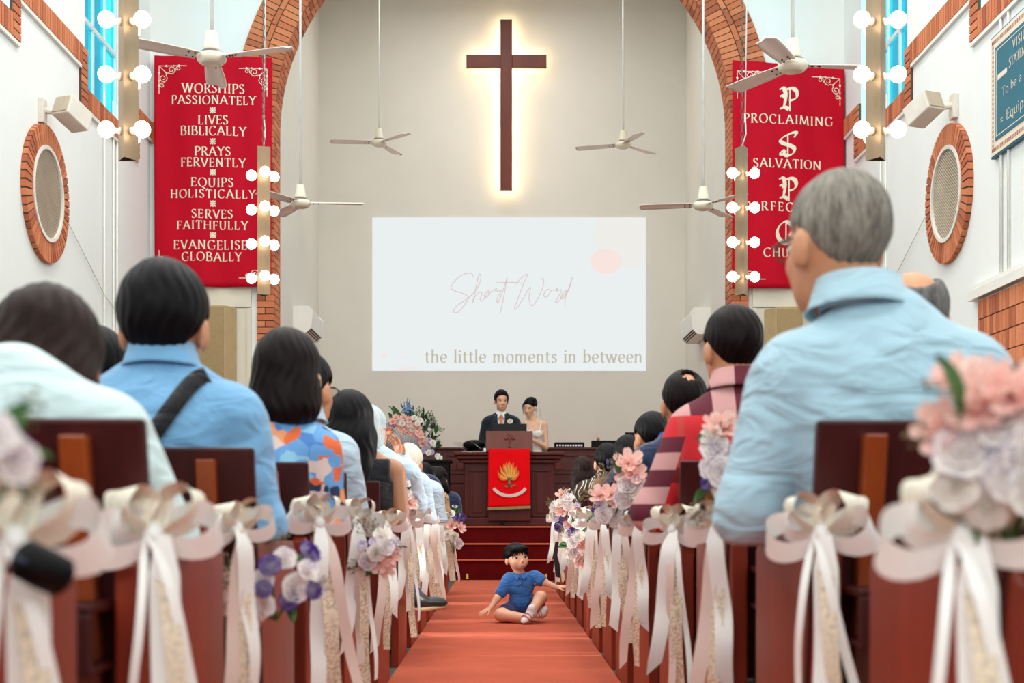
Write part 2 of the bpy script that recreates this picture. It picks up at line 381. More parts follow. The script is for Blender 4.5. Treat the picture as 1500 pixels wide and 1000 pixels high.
def arch_half(s):
    pts = [(s * 4.5 + CXA if s < 0 else 4.4, 0)]
    r = RA + .04
    P = [(XL - .3 if s < 0 else XR + .3, 0), (CXA + s * r, 0), (CXA + s * r, ZS)]
    for i in range(1, 25):
        a = PI / 2 * i / 24; P.append((CXA + s * r * math.cos(a), ZS + r * math.sin(a)))
    P += [(CXA, 10), (XL - .3 if s < 0 else XR + .3, 10)]
    return P
b = MB(); b.prism(arch_half(-1), YA, YA2); b.prism(arch_half(1), YA, YA2); struct(b, 'wall_front', m_wall)
b = MB(); b.box(CXA - RA - .3, CXA - RA - .005, YA2, YB, .6, 9); struct(b, 'wall_chancel_left', m_chancel)
b = MB(); b.box(CXA + RA + .005, CXA + RA + .3, YA2, YB, .6, 9); struct(b, 'wall_chancel_right', m_chancel)
b = MB(); b.box(-3.2, 3.2, YB, YB + .2, .6, 9); struct(b, 'wall_back', m_chancel)
b = MB(); b.box(-3.2, 3.2, YA2, YB + .2, 8.6, 8.8); struct(b, 'ceiling_chancel', m_ceil)

# ------------------------------------------------------------------ brick arch, bands
def brick_polar(b, c, r0, r1, a0, a1, y0, y1, n=1):      # in the xz plane
    P = []
    for y in (y0, y1):
        for (r, a) in ((r0, a0), (r1, a0), (r1, a1), (r0, a1)): P.append((c[0] + r * math.cos(a), y, c[1] + r * math.sin(a)))
    b.hexa(P, 0)
b = MB(); c = (CXA, ZS)
for (r0, r1, w_) in ((2.73, 2.935, .072), (2.947, 3.005, .2), (3.017, 3.22, .072)):
    rm = (r0 + r1) / 2; n = int(PI * rm / w_); g = .010 / rm / 2
    for i in range(n): brick_polar(b, c, r0, r1, PI * i / n + g, PI * (i + 1) / n - g, YA - .03, YA + .02)
for row in range(2):                                          # soffit
    n = int(PI * 2.73 / .075); y0 = YA + .03 + row * .225; g = .005 / 2.73
    for i in range(n): brick_polar(b, c, 2.73, 2.76, PI * i / n + g, PI * (i + 1) / n - g, y0, y0 + .212)
nz = int(ZS / .078)
for i in range(nz):                                            # jambs
    z0 = i * ZS / nz + .005; z1 = (i + 1) * ZS / nz - .005
    for s in (-1, 1):
        xa = CXA + s * 2.73
        for (u0, u1) in (((0, .205),) if i % 2 else ((0, .1), (.11, .205))):
            x0, x1 = sorted((xa + s * u0, xa + s * u1)); b.box(x0, x1, YA - .03, YA + .02, z0, z1)
        for (v0, v1) in (((.03, .24), (.25, .46)) if i % 2 else ((.03, .135), (.145, .355), (.365, .46))):
            x0, x1 = sorted((xa, xa + s * .03)); b.box(x0, x1, YA + v0 - .008, YA + v1, z0, z1)
def arc_strip(b, r0, r1, y, mi):
    for s in range(64):
        a0, a1 = PI * s / 64, PI * (s + 1) / 64
        b.add([(CXA + r * math.cos(a), y, ZS + r * math.sin(a)) for r, a in ((r0, a0), (r1, a0), (r1, a1), (r0, a1))], [(0, 1, 2, 3)], mi, False)
arc_strip(b, 2.735, 3.215, YA - .018, 1)
for s in range(64):
    a0, a1 = PI * s / 64, PI * (s + 1) / 64
    b.add([(CXA + 2.742 * math.cos(a), y, ZS + 2.742 * math.sin(a)) for a, y in ((a0, YA - .02), (a1, YA - .02), (a1, YA2), (a0, YA2))], [(0, 1, 2, 3)], 1, False)
for s in (-1, 1):
    x0, x1 = sorted((CXA + s * 2.74, CXA + s * 2.93)); b.box(x0, x1, YA - .018, YA2 - .005, 0, ZS, 1)
struct(b, 'trim_1', [m_brick, m_mortar], label='orange brick chancel arch with brick jambs')
def band(b, x, s, y0, y1, z0, z1, along):
    """soldier course on a side wall; along='y' or 'z' is the stacking direction"""
    L = (y1 - y0) if along == 'y' else (z1 - z0); n = max(1, round(L / .072))
    xa, xb = sorted((x, x - s * .035))
    b.box(min(x, x - s * .025), max(x, x - s * .025), y0, y1, z0, z1, 1)
    for i in range(n):
        t0 = L * i / n + .004; t1 = L * (i + 1) / n - .004
        if along == 'y': b.box(xa, xb, y0 + t0 + .003, y0 + t1 - .003, z0 + .002, z1 - .002, 0)
        else: b.box(xa, xb, y0 + .002, y1 - .002, z0 + t0 + .003, z0 + t1 - .003, 0)
for k, (x, s) in enumerate(((XL, -1), (XR, 1))):
    b = MB(); ws = sorted(WIN)[1:]; y = 4.0; ledge = lambda y0, y1, z: b.box(*sorted((x, x - s * .03)), y0, y1, z - .035, z, 2)
    for (a, c) in ws:
        if a - .2 > y: band(b, x, s, y, a - .2, 5.22, 5.42, 'y'); ledge(y, a - .2, 5.22)
        band(b, x, s, a - .2, a, 4.83, 5.42, 'z')
        band(b, x, s, a, c, 4.83, 5.03, 'y'); ledge(a - .2, c + .2, 4.83)
        band(b, x, s, c, c + .2, 4.83, 5.42, 'z'); y = c + .2
    band(b, x, s, y, YA, 5.22, 5.42, 'y'); ledge(y, YA, 5.22)
    x0, x1 = sorted((x, x - s * .2)); b.box(x0, x1, YA - .035, YA, 5.17, 5.42, 0)
    struct(b, 'trim_%d' % (k + 2), [m_brick, m_mortar, m_white], label='stepped brick band with white ledge under the %s upper windows' % ('left' if s < 0 else 'right'))
n_w = 1
for (x, s) in ((XL, -1), (XR, 1)):
    for (a, c) in WIN[:2]:
        g = x + s * .2
        root = tagit(thing('window_%d' % n_w, None, None, (g, (a + c) / 2, 5.03)), kind='structure')
        b = MB(); zt = 7.8
        for yy in (a + .03, c - .03): b.box(g - .03, g + .03, yy - .03, yy + .03, 5.03, zt)
        for zz in (5.06, 5.95, 6.85, zt - .03): b.box(g - .028, g + .028, a, c, zz - .025, zz + .025)
        for i in range(1, 4): yy = a + (c - a) * i / 4; b.box(g - .026, g + .026, yy - .022, yy + .022, 5.03, zt)
        part(b, 'window_frame', m_alu, root)
        b = MB(); b.box(g - .004, g + .004, a + .04, c - .04, 5.06, zt - .04); part(b, 'window_pane', m_glass, root); n_w += 1
# lower brick window surrounds on the side walls
for (x, s, y0, y1) in ((XL, -1, 14.6, 16.0), (XR, 1, 10.2, 12.15)):
    b = MB(); nb = int((y1 - y0) / .075)
    for r in range(9):
        for i in range(nb):
            zz = 2.56 - r * .165
            b.box(*sorted((x, x - s * .03)), y0 + i * .075 + .004, y0 + (i + 1) * .075 - .004, zz - .155, zz, 0)
    b.box(*sorted((x, x - s * .02)), y0, y0 + nb * .075, 1.08, 2.56, 1)
    b.box(*sorted((x, x - s * .07)), y0 - .1, y1 + .15, 2.58, 2.66, 2); b.box(*sorted((x, x - s * .05)), y0 - .05, y1 + .1, 2.66, 2.70, 2)
    struct(b, 'trim_%d' % (4 if s < 0 else 5), [m_brick, m_mortar, m_white], label='brick panel under a white moulded lintel low on the %s wall' % ('left' if s < 0 else 'right'))
# cream boards beside the arch
for k, s in enumerate((-1, 1)):
    x0, x1 = (-4.1, -2.98) if s < 0 else (3.0, 4.02)
    b = MB(); b.box(x0, x1, YA - .035, YA, .6, 3.2); b.box(x0, x1, YA - .05, YA, 3.215, 3.5); b.box(x1 - .05 if s < 0 else x0, x1 if s < 0 else x0 + .05, YA - .05, YA - .035, .6, 3.2)
    struct(b, 'trim_%d' % (6 + k), m_cream, label='cream wall board on the %s side of the arch' % ('left' if s < 0 else 'right'))
# thin pipes and cables on the side walls
for (x, s, ys, z1, lab) in ((XL, -1, (15.0, 15.35, 15.5), 5.2, 'left'), (XR, 1, (11.45, 11.62), 5.2, 'right'), (XR, 1, (15.1, 15.3), 5.2, 'right')):
    for y in ys:
        b = MB(); b.tube([(x - s * .015, y, 2.7 if s > 0 and y < 12 else .3), (x - s * .015, y, z1)], .012, 6)
        o = part(b, 'wall_pipe', m_white); tagit(o, 'thin white conduits running up the %s side wall%s' % (lab, '' if s < 0 else (' beside the teal sign' if y < 12 else ' behind the hanging lamp bar')), 'pipe', 'white conduits on the walls')
m_wire = M('dull_wire', (186, 176, 160), .6)
for (x, P, lab) in ((XL, [(13.75, 3.55), (15.0, 3.05), (16.3, 2.75)], 'thin cable sagging from the left brick roundel towards the front'),
                    (XR, [(13.7, 3.6), (14.6, 3.25), (15.9, 2.95)], 'thin cable sagging from the right brick roundel towards the front')):
    b = MB(); b.tube([(x - .02 * (1 if x > 0 else -1), y, z) for y, z in P], .0035, 5); tagit(part(b, 'wall_cable', m_wire), lab, 'cable')

# ------------------------------------------------------------------ brick roundels with grille
m_grille = M('grille_slats', (196, 180, 158), .6); m_dark = M('grille_dark', (52, 42, 36), .9)
for (x, s, yc, zc, lab) in ((XL, -1, 13.05, 3.68, 'left'), (XR, 1, 12.96, 3.66, 'right')):
    root = thing('brick_roundel', 'round brick framed vent with slatted grille on the %s wall' % lab, 'vent', (x, yc, zc))
    def P(r, a, d): return (x - s * d, yc + r * math.cos(a), zc + r * math.sin(a))
    b = MB(); n = 52
    for i in range(n):
        a0, a1 = 2 * PI * i / n + .013, 2 * PI * (i + 1) / n - .013
        b.hexa([P(r, a, 0) for r, a in ((.435, a0), (.625, a0), (.625, a1), (.435, a1))] + [P(r, a, .05) for r, a in ((.435, a0), (.625, a0), (.625, a1), (.435, a1))])
    for i in range(n):
        a0, a1 = 2 * PI * i / n, 2 * PI * (i + 1) / n
        b.hexa([P(r, a, 0) for r, a in ((.44, a0), (.62, a0), (.62, a1), (.44, a1))] + [P(r, a, .04) for r, a in ((.44, a0), (.62, a0), (.62, a1), (.44, a1))], 1)
    part(b, 'brick_ring', [m_brick, m_mortar], root)
    b = MB()
    for i in range(n):
        a0, a1 = 2 * PI * i / n, 2 * PI * (i + 1) / n
        b.hexa([P(r, a, 0) for r, a in ((.402, a0), (.437, a0), (.437, a1), (.402, a1))] + [P(r, a, .06) for r, a in ((.402, a0), (.437, a0), (.437, a1), (.402, a1))])
    part(b, 'vent_rim', m_white, root)
    b = MB(); b.add([P(.404, 2 * PI * i / 32, .012) for i in range(32)], [tuple(range(32))], 1, False)
    for i in range(-15, 16):
        o = i * .026; hl = math.sqrt(max(.404 ** 2 - o * o, 0)); th = PI / 4 * .75 * (-s) * -1
        ca, sa = math.cos(th), math.sin(th)
        q = [(-hl, o - .007), (hl, o - .007), (hl, o + .007), (-hl, o + .007)]
        q = [(u * ca - v * sa, u * sa + v * ca) for u, v in q]
        b.hexa([(x - s * .02, yc + u, zc + v) for u, v in q] + [(x - s * .04, yc + u, zc + v) for u, v in q])
    part(b, 'grille', [m_grille, m_dark], root)
# white wall loudspeakers
m_plastic = M('offwhite_plastic', (228, 220, 208), .5)
for (x, s, y, lab) in ((XL, -1, 12.95, 'left'), (XR, 1, 12.8, 'right')):
    root = thing('wall_speaker', 'small white bracketed loudspeaker above the %s brick roundel' % lab, 'speaker', (x, y, 4.45))
    b = MB(); b.box(*sorted((x, x - s * .05)), y - .06, y + .06, 4.30, 4.52); b.tube([(x - s * .03, y, 4.42), (x - s * .14, y + .05, 4.42)], .03, 8); part(b, 'bracket', m_plastic, root, .006)
    b = MB(); R = Euler((math.radians(-22), 0, s * .45)).to_matrix()
    b.obox((x - s * .26, y + .12, 4.42), (.2, .30, .19), R); part(b, 'cabinet', m_plastic, root, .012)
    b = MB(); b.obox(Vector((x - s * .26, y + .12, 4.42)) + R @ Vector((0, -.155, 0)), (.17, .012, .16), R); part(b, 'speaker_front', m_grille, root, .004)

# ------------------------------------------------------------------ cross with back light
m_wood_x = M('cross_wood', (112, 42, 18), .55, .2, 3, (1, 1, .2), .1, 60)
XB = YB
root = thing('wall_cross', 'large dark wooden cross glowing from behind on the chancel wall', 'cross', tuple(at(742, 282, XB)))
s_ = XB / F
cx_ = at(741.5, 95, XB); z0, z1 = at(0, 282, XB).z, at(0, 35, XB).z; xw = 8.6 * s_
b = MB(); b.box(cx_.x - xw, cx_.x + xw, XB - .20, XB - .12, z0, z1)
b.box(cx_.x - 58 * s_, cx_.x - xw, XB - .195, XB - .122, at(0, 104.5, XB).z, at(0, 86, XB).z); b.box(cx_.x + xw, cx_.x + 58.5 * s_, XB - .195, XB - .122, at(0, 104.5, XB).z, at(0, 86, XB).z)
part(b, 'cross_beams', m_wood_x, root, .006)
m_led = EM('warm_led_strip', (255, 226, 172), 26)
b = MB(); yl = XB - .115; e = .035
b.box(cx_.x - xw + .02, cx_.x - xw + e, yl, yl + .01, z0 + .04, z1 - .04); b.box(cx_.x + xw - e, cx_.x + xw - .02, yl, yl + .01, z0 + .04, z1 - .04)
for z in (at(0, 104.5, XB).z + .02, at(0, 86, XB).z - .035): b.box(cx_.x - 57 * s_, cx_.x + 57 * s_, yl, yl + .01, z, z + .015)
b.box(cx_.x - xw, cx_.x + xw, yl, yl + .01, z0 + .02, z0 + .04); b.box(cx_.x - xw, cx_.x + xw, yl, yl + .01, z1 - .04, z1 - .02)
part(b, 'led_strip', m_led, root, label='warm light strip behind the cross')
b = MB()
for z in (z0 + .4, z1 - .3): b.box(cx_.x - .03, cx_.x + .03, XB - .12, XB, z, z + .06)
part(b, 'wall_fixing', m_dark, root)
# ------------------------------------------------------------------ projected screen
root = thing('projection_screen', 'white projected slide with thin script words on the chancel wall', 'screen', tuple(at(745, 543, XB)))
ys = XB - .02
b = MB(); p = at(545.5, 543, XB); q = at(946, 319, XB); b.box(p.x, q.x, ys, XB, p.z, q.z); part(b, 'slide', EM('slide_white', (236, 241, 242), .93), root)
def scr(px, py, d=.003): v = at(px, py, XB); return (v.x, ys - d, v.z)
def zs(zx, zy): return (530 + zx / 3.4884, 310 + zy / 3.4884)
m_sl_t = EM('slide_tan', (200, 193, 175), .9); m_sl_p = EM('slide_rose', (214, 190, 186), .95); m_sl_c = EM('slide_blush', (246, 226, 220), .97); m_sl_c2 = EM('slide_cream', (238, 237, 232), .95)
b = MB(); fn = lambda x, z: scr(x, -z)
cc = zs(1246, 255); b.add([scr(cc[0] + 22.5 * math.cos(a) * (1 + .03 * math.sin(3 * a)), cc[1] + 18.6 * math.sin(a), .005) for a in [2 * PI * i / 40 for i in range(40)]][::-1], [tuple(range(40))], 0, False)
part(b, 'blush_spot', m_sl_c, root)
b = MB(); P = [zs(*p) for p in ((1200, 40), (1190, 140), (1230, 230), (1320, 290), (1400, 290), (1447, 270), (1447, 34), (1204, 34))]
b.add([scr(*p, .003) for p in P], [tuple(range(len(P)))], 0, False); part(b, 'cream_wash', m_sl_c2, root)
b = MB()
for P in ([(95, 745), (110, 725), (135, 728), (120, 742)], [(150, 795), (200, 800), (295, 792), (280, 802), (200, 806)], [(190, 745), (215, 740), (220, 750)]):
    b.add([scr(*zs(*p), .004) for p in P], [tuple(range(len(P)))], 0, False)
part(b, 'brush_flecks', m_sl_c, root)
b = MB()
for P in ([(568, 332), (560, 316), (530, 318), (490, 340), (458, 382), (468, 402), (520, 420), (546, 440), (530, 468), (498, 510), (470, 515), (482, 485), (540, 445), (585, 400), (608, 345), (600, 320), (585, 380), (566, 468)],
          [(566, 468), (580, 432), (602, 412), (614, 420), (604, 450), (614, 458), (640, 425), (652, 405), (640, 408), (626, 432), (640, 438), (658, 412), (676, 402), (690, 392), (684, 408), (712, 404), (694, 440), (690, 462), (704, 452), (742, 340)],
          [(744, 332), (728, 420), (708, 518)], [(686, 364), (760, 362), (826, 366)],
          [(786, 370), (826, 330), (846, 322), (830, 360), (792, 460), (780, 494), (796, 490), (850, 400), (862, 390), (854, 440), (864, 478), (884, 470), (920, 400), (930, 352), (920, 342), (916, 350)],
          [(962, 398), (940, 402), (930, 430), (946, 436), (964, 410), (975, 400), (988, 404), (1000, 390), (996, 406), (1020, 400), (1002, 440), (988, 462), (1004, 460), (1032, 425), (1050, 405), (1030, 412), (1016, 440), (1030, 442), (1054, 400), (1076, 334), (1060, 390), (1040, 440), (1038, 496)]):
    stroke(b, cat([(zs(*p)[0], -zs(*p)[1]) for p in P], 6), fn, 0, 0, 0, 0, .95)
part(b, 'script_words', m_sl_p, root, label='thin handwritten words Short Word')
b = MB(); write(b, 'the little moments in between', 622.5, 940.5, -531, 19, fn, .14, .045, .3); part(b, 'caption', m_sl_t, root, label='tan serif words the little moments in between')

# ------------------------------------------------------------------ red banners
m_red = M('banner_red', (196, 10, 38), .8, .05, 2, spec=.15); m_let = M('banner_cream', (238, 226, 202), .8, .01)
def scroll(b, fn, x, z, sx, sz, u):
    """corner ornament: two rules with beads and curls"""
    st = lambda P, w_=1.0: stroke(b, cat([(x + sx * p[0] * u, z + sz * p[1] * u) for p in P], 6), fn, 0, 0, 0, 0, w_ * u)
    for sw in (0, 1):
        f = (lambda a, c: (a, c)) if not sw else (lambda a, c: (-c, -a))
        st([f(0, 0), f(20, 0), f(43, 0)])
        for (t_, r) in ((11, 1.8), (23, 1.2), (31, 1.8)):
            c = f(t_, 0); b.add([fn(x + sx * (c[0] + r * math.cos(a)) * u, z + sz * (c[1] + r * math.sin(a)) * u) for a in [PI / 4 * i for i in range(8)]], [tuple(range(8))], 0, False)
        sp = lambda c0, r, a0, tn: [f(c0[0] + r * (1 - .75 * i / 14) * math.cos(a0 + tn * i / 14), c0[1] + r * (1 - .75 * i / 14) * math.sin(a0 + tn * i / 14)) for i in range(15)]
        st([f(1, -1), f(6, -6), f(12, -11)] + sp((19, -6), 6.5, 3.9, 9)); st([f(25, -8)] + sp((30, -4.5), 4, 3.6, -8))
def banner(name, label, D, x0, x1, yt, yb, lines, big, tilt):
    s = D / F
    p0, p1 = at(x0, yb, D), at(x1, yt, D)
    def cloth(px, pz, d=0):            # px,pz in photo pixels -> point on the hanging cloth
        v = at(px, pz, D); u = (px - x0) / (x1 - x0); t_ = (pz - yt) / (yb - yt)
        return (v.x, D - .05 + .018 * math.sin(u * 9 + t_ * 2.2) * (.3 + t_) + .012 * math.sin(u * 21 - t_ * 4) - d, v.z - tilt * u * s * (1 - t_))
    root = thing(name, label, 'banner', tuple(at((x0 + x1) / 2, yb, D)))
    b = MB(); b.grid(lambda u, v: cloth(x0 + (x1 - x0) * u, yb + (yt - yb) * v), 40, 40); o = part(b, 'cloth', m_red, root)
    sd = o.modifiers.new('solid', 'SOLIDIFY'); sd.thickness = .004; sd.offset = 1
    fn = lambda x, z: cloth(x, -z, .009)
    for k, (txt, a, c, base, h) in enumerate(lines):
        b = MB(); write(b, txt, a, c, -base, h, fn, .16, .05, .25); part(b, 'lettering', m_let, root)
    for (ch, a, base, h) in big:
        b = MB(); write(b, ch, a, a, -base, h, fn, .21, .05, .75); part(b, 'initial', m_let, root)
    u = .95
    for (sx, sz, x, z) in ((1, 1, x0 + 7, -(yt + 15)), (-1, 1, x1 - 7, -(yt + 17)), (1, -1, x0 + 7, -(yb - 13)), (-1, -1, x1 - 7, -(yb - 13))):
        b = MB(); scroll(b, fn, x, z, sx, sz, u); part(b, 'corner_ornament', m_let, root)
    return root, fn
YBN = YA - .06
root, fn = banner('church_banner', 'red hanging banner reading WORSHIPS PASSIONATELY left of the arch', YBN, 227.5, 399, 83, 421, [
    ('WORSHIPS', 268, 359, 137, 13.5), ('PASSIONATELY', 252.5, 376, 153.5, 12.5), ('LIVES', 291.5, 335.5, 183, 13), ('BIBLICALLY', 266, 361.5, 199, 13),
    ('PRAYS', 287, 339, 229, 13), ('FERVENTLY', 266.5, 360.5, 245, 12.5), ('EQUIPS', 282, 343, 274.5, 13), ('HOLISTICALLY', 251, 375, 291, 12.5),
    ('SERVES', 283, 342, 320.5, 12.5), ('FAITHFULLY', 260.5, 364, 337, 12.5), ('EVANGELISES', 256, 372, 366, 13), ('GLOBALLY', 268, 355, 383, 12.5)], [], 3)
for py in (162.5, 208, 253, 299, 345):
    b = MB(); x, z = 313.3, -py
    for i in range(8):
        a = PI / 4 * i; r = 4.6 if i % 2 == 0 else 5.6; stroke(b, [Vector((x + 1.8 * math.cos(a), z + 1.8 * math.sin(a), 0)), Vector((x + r * math.cos(a), z + r * math.sin(a), 0))], fn, 0, 0, 0, 0, 1.7)
    b.add([fn(x + 1.6 * math.cos(PI / 4 * i), z + 1.6 * math.sin(PI / 4 * i)) for i in range(8)], [tuple(range(8))], 0, False)
    part(b, 'rosette', m_let, root)
banner('church_banner', 'red hanging banner with large PSPG initials right of the arch', YBN, 1072, 1236, 90, 423, [
    ('PROCLAIMING', 1088.5, 1218, 179.5, 13), ('SALVATION', 1102.5, 1201.5, 245, 13), ('PERFECTING', 1090, 1212, 309, 13), ('CHURCH', 1117, 1192, 377, 13)],
    [('1', 1138, 159, 32), ('2', 1137, 226, 31), ('1', 1137, 292, 32), ('3', 1134, 357, 32)], 11)

# ------------------------------------------------------------------ ceiling fans
m_fan = M('fan_blade', (240, 228, 216), .45, .03); m_fanw = M('fan_housing', (236, 228, 206), .4, .02); m_rod = M('white_rod', (240, 242, 238), .4); m_screw = M('dark_screw', (70, 50, 44), .5)
m_trim_d = M('fan_band', (110, 100, 90), .4, metal=.5)
def fan(label, px, py, D, angs, ztop, R=.66, canopy=True):
    c = at(px, py, D); root = thing('ceiling_fan', label, 'fan', tuple(c), 'white three bladed ceiling fans')
    b = MB(); b.tube([(c.x, c.y, c.z + .1), (c.x, c.y, ztop)], .013, 8); part(b, 'down_rod', m_rod, root)
    b = MB(); b.lathe([(.04, .20), (.042, .19), (.06, .08), (.062, .06), (.03, .055)], c, 20); part(b, 'canopy', m_fanw, root)
    b = MB(); b.lathe([(.0, .055), (.075, .055), (.095, .035)], c, 28, mi=1); b.lathe([(.097, .036), (.108, .012), (.104, -.01), (.085, -.03), (.05, -.042), (.046, -.036), (.0, -.038)], c, 28); part(b, 'motor_housing', [m_fanw, m_trim_d], root)
    for a in angs:
        a = math.radians(a); d = Vector((math.cos(a), math.sin(a), 0)); t_ = Vector((-math.sin(a), math.cos(a), 0)); up = Vector((0, 0, 1))
        def bl(u, v):
            L = .11 + (R - .11) * u; wd = .055 + .022 * math.sin(min(u * 1.1, 1) * PI * .6); wd *= (1 if u < .94 else math.sqrt(max(1 - ((u - .94) / .063) ** 2, .05)))
            return c + d * L + t_ * (v - .5) * 2 * wd + up * ((v - .5) * .02 + .012 - .01 * u + .012 * math.sin(v * PI))
        b = MB(); b.grid(bl, 24, 6); o = part(b, 'fan_blade', m_fan, root); sd = o.modifiers.new('solid', 'SOLIDIFY'); sd.thickness = .006
        b = MB()
        for (L, v) in ((.14, -.02), (.14, .02), (.19, -.02), (.19, .02)): q = c + d * L + t_ * v + up * .0; b.ell(q + up * (v * .4 + .006), (.008, .008, .006), nu=8, nv=5)
        part(b, 'blade_screw', m_screw, o)
fan('white ceiling fan hanging in front of the left red banner', 310, 87, 10.3, (218, 338, 98), 9.5)
fan('white ceiling fan hanging in front of the right red banner', 1161, 98, 10.2, (2, 242, 122), 9.5)
fan('white ceiling fan hanging before the left side of the arch', 440, 299, 14.8, (0, 120, 240), 9.5)
fan('white ceiling fan hanging before the right side of the arch', 1030, 302, 14.8, (176, 300, 58), 9.5)
fan('ceiling fan inside the chancel, left of the cross', 555, 210, 19.3, (190, 310, 70), 8.6)
fan('ceiling fan inside the chancel, right of the cross', 913, 213, 19.3, (165, 45, 285), 8.6)

# ------------------------------------------------------------------ hanging lamp bars with globe bulbs
m_brass = M('aged_brass_bar', (158, 132, 104), .38, .12, 8, (1, 1, .3), metal=.55); m_sock = M('bulb_socket', (226, 216, 200), .4); m_bulb = EM('glowing_globe_bulb', (255, 240, 214), 8)
m_chain = M('chain_grey', (120, 110, 96), .5, metal=.4)
def lampbar(label, px, py_bot, D, rz, ztop_chain=9.6):
    c = at(px, py_bot, D); c.z = (2.74 if D < 10 else 2.70); L = 1.32
    root = thing('hanging_lamp_bar', label, 'lamp', tuple(c), 'hanging lamp bars with globe bulbs', rz, world=False)
    b = MB(); r = .066; ang = [-PI / 2 + i * 2 * PI / 3 for i in range(3)]
    tri = [(r * math.cos(a), r * math.sin(a)) for a in ang]
    b.add([(x, y, 0) for x, y in tri] + [(x, y, L) for x, y in tri], [(0, 1, 4, 3), (1, 2, 5, 4), (2, 0, 3, 5), (3, 4, 5)], 0, False)
    tri2 = [(x * .9, y * .9) for x, y in tri]; b.add([(x, y, .02) for x, y in tri2], [(2, 1, 0)], 1, False)
    b.add([(x, y, 0) for x, y in tri] + [(x, y, 0) for x, y in tri2], [(0, 3, 4, 1), (1, 4, 5, 2), (2, 5, 3, 0)], 0, False)
    part(b, 'bar_body', [m_brass, m_dark], root)
    for k in range(4):
        z = .155 + k * .307
        for i in range(3):
            a = ang[i] + PI / 3; d = Vector((math.cos(a), math.sin(a), 0)); p = Vector((0, 0, z)) + d * .033
            b = MB(); R = Vector((0, 0, 1)).rotation_difference(d).to_matrix(); b.lathe([(.0, 0), (.022, 0), (.022, .012), (.016, .014), (.016, .042), (.0, .042)], p, 12, R); so = part(b, 'bulb_socket', m_sock, root)
            b = MB(); b.ell(p + d * .083, .047, nu=18, nv=12); part(b, 'globe_bulb', m_bulb, so)
    b = MB(); n = int((ztop_chain - c.z - L) / .05)
    for i in range(n):
        z = L + .02 + i * .05; R = Euler((0, 0, (i % 2) * PI / 2)).to_matrix(); pts = []
        for j in range(9): a = 2 * PI * j / 8; pts.append(Vector((0, 0, z)) + R @ Vector((.011 * math.cos(a), 0, .028 * math.sin(a))))
        b.tube(pts, .0035, 4, caps=False)
    part(b, 'chain', m_chain, root)
    b = MB(); b.tube([(.03, .01, L + .3), (.035, .0, L + .12), (.0, 0, L + .01)], .006, 5); b.tube([(.03, .01, L + .3), (.045, 0, L + 1.5), (.04, 0, ztop_chain - c.z)], .006, 5); part(b, 'power_cord', m_rod, root)
    return root
lampbar('hanging lamp bar of globe bulbs in front of the upper left window', 186, 234, 8.0, 0)
lampbar('hanging lamp bar of globe bulbs in front of the upper right window', 1285, 255, 8.0, 0)
lampbar('hanging lamp bar of globe bulbs over the right edge of the left banner', 386, 432, 12.7, PI / 3 + .28)
lampbar('hanging lamp bar of globe bulbs over the left edge of the right banner', 1087, 445, 12.7, 0.05)

# ------------------------------------------------------------------ tan column speakers, air conditioners, teal sign, black box
m_tan = M('tan_speaker_cloth', (172, 146, 104), .8, .06, 40, bump=.1); m_tan2 = M('tan_wood', (190, 164, 122), .6)
for (x0, x1, py, s, lab) in ((285, 330, 447, 1, 'left'), (1136, 1176, 450, -1, 'right')):
    D = 16.75; a = at(x0, py, D); c = at(x1, py, D)
    root = thing('column_speaker', 'tall tan column loudspeaker standing on the %s side of the arch' % lab, 'speaker', ((a.x + c.x) / 2, D, .6))
    b = MB(); e = .1 * s
    P = [(a.x, D), (c.x, D), (c.x + (e if s > 0 else 0), D + .2), (a.x + (0 if s > 0 else e), D + .2)]
    b.add([(x, y, .6) for x, y in P] + [(x, y, a.z) for x, y in P], [(3, 2, 1, 0), (4, 5, 6, 7), (0, 1, 5, 4), (1, 2, 6, 5), (2, 3, 7, 6), (3, 0, 4, 7)], 0, False); part(b, 'cabinet', m_tan2, root, .008)
    b = MB(); b.box(a.x + .015, c.x - .015, D - .012, D, .75, a.z - .02); part(b, 'speaker_cloth', m_tan, root, .004)
for (s, y0, lab) in ((-1, 18.55, 'left'), (1, 18.7, 'right')):
    x = CXA + s * 2.725; z = at(0, 492, 19).z
    root = thing('air_conditioner', 'white wall air conditioner on the %s chancel wall' % lab, 'air conditioner', (x, y0, z))
    b = MB(); pr = [(0, .0), (.16, 0), (.22, .06), (.24, .28), (.2, .33), (0, .33)]
    b.add([(x - s * u, y0, z + v) for u, v in pr] + [(x - s * u, y0 + 1.1, z + v) for u, v in pr], [tuple(range(6)), tuple(range(11, 5, -1))] + [(i, (i + 1) % 6, (i + 1) % 6 + 6, i + 6) for i in range(6)], 0, False)
    part(b, 'casing', m_white, root, .01)
    b = MB()
    for k in range(3): b.box(*sorted((x - s * (.165 + .02 * k), x - s * (.178 + .022 * k))), y0 + .04, y0 + 1.06, z + .004 + .02 * k, z + .012 + .02 * k)
    part(b, 'louvre', m_dark, root)
m_teal = M('sign_teal', (30, 108, 128), .6, .03); m_signw = M('sign_cream', (236, 222, 202), .7, .02); m_signb = M('sign_border', (180, 120, 104), .7)
y0, y1 = 9.3, 11.78; z0, z1 = 3.68, 4.68; xs = XR - .04
root = thing('vision_sign', 'teal framed vision statement sign on the right wall', 'sign', (XR, (y0 + y1) / 2, z0))
b = MB(); b.box(xs, XR, y0, y1, z0, z1); part(b, 'sign_edge', m_teal, root)
b = MB(); b.box(xs - .006, xs, y0 + .01, y1 - .015, z0 + .015, z1 - .015); part(b, 'sign_border', m_signw, root)
b = MB()
for i in range(64):
    u = y0 + .05 + (y1 - y0 - .1) * i / 63
    for z in (z0 + .06, z1 - .06): b.box(xs - .009, xs - .006, u - .012, u + .008, z - .015, z + .015)
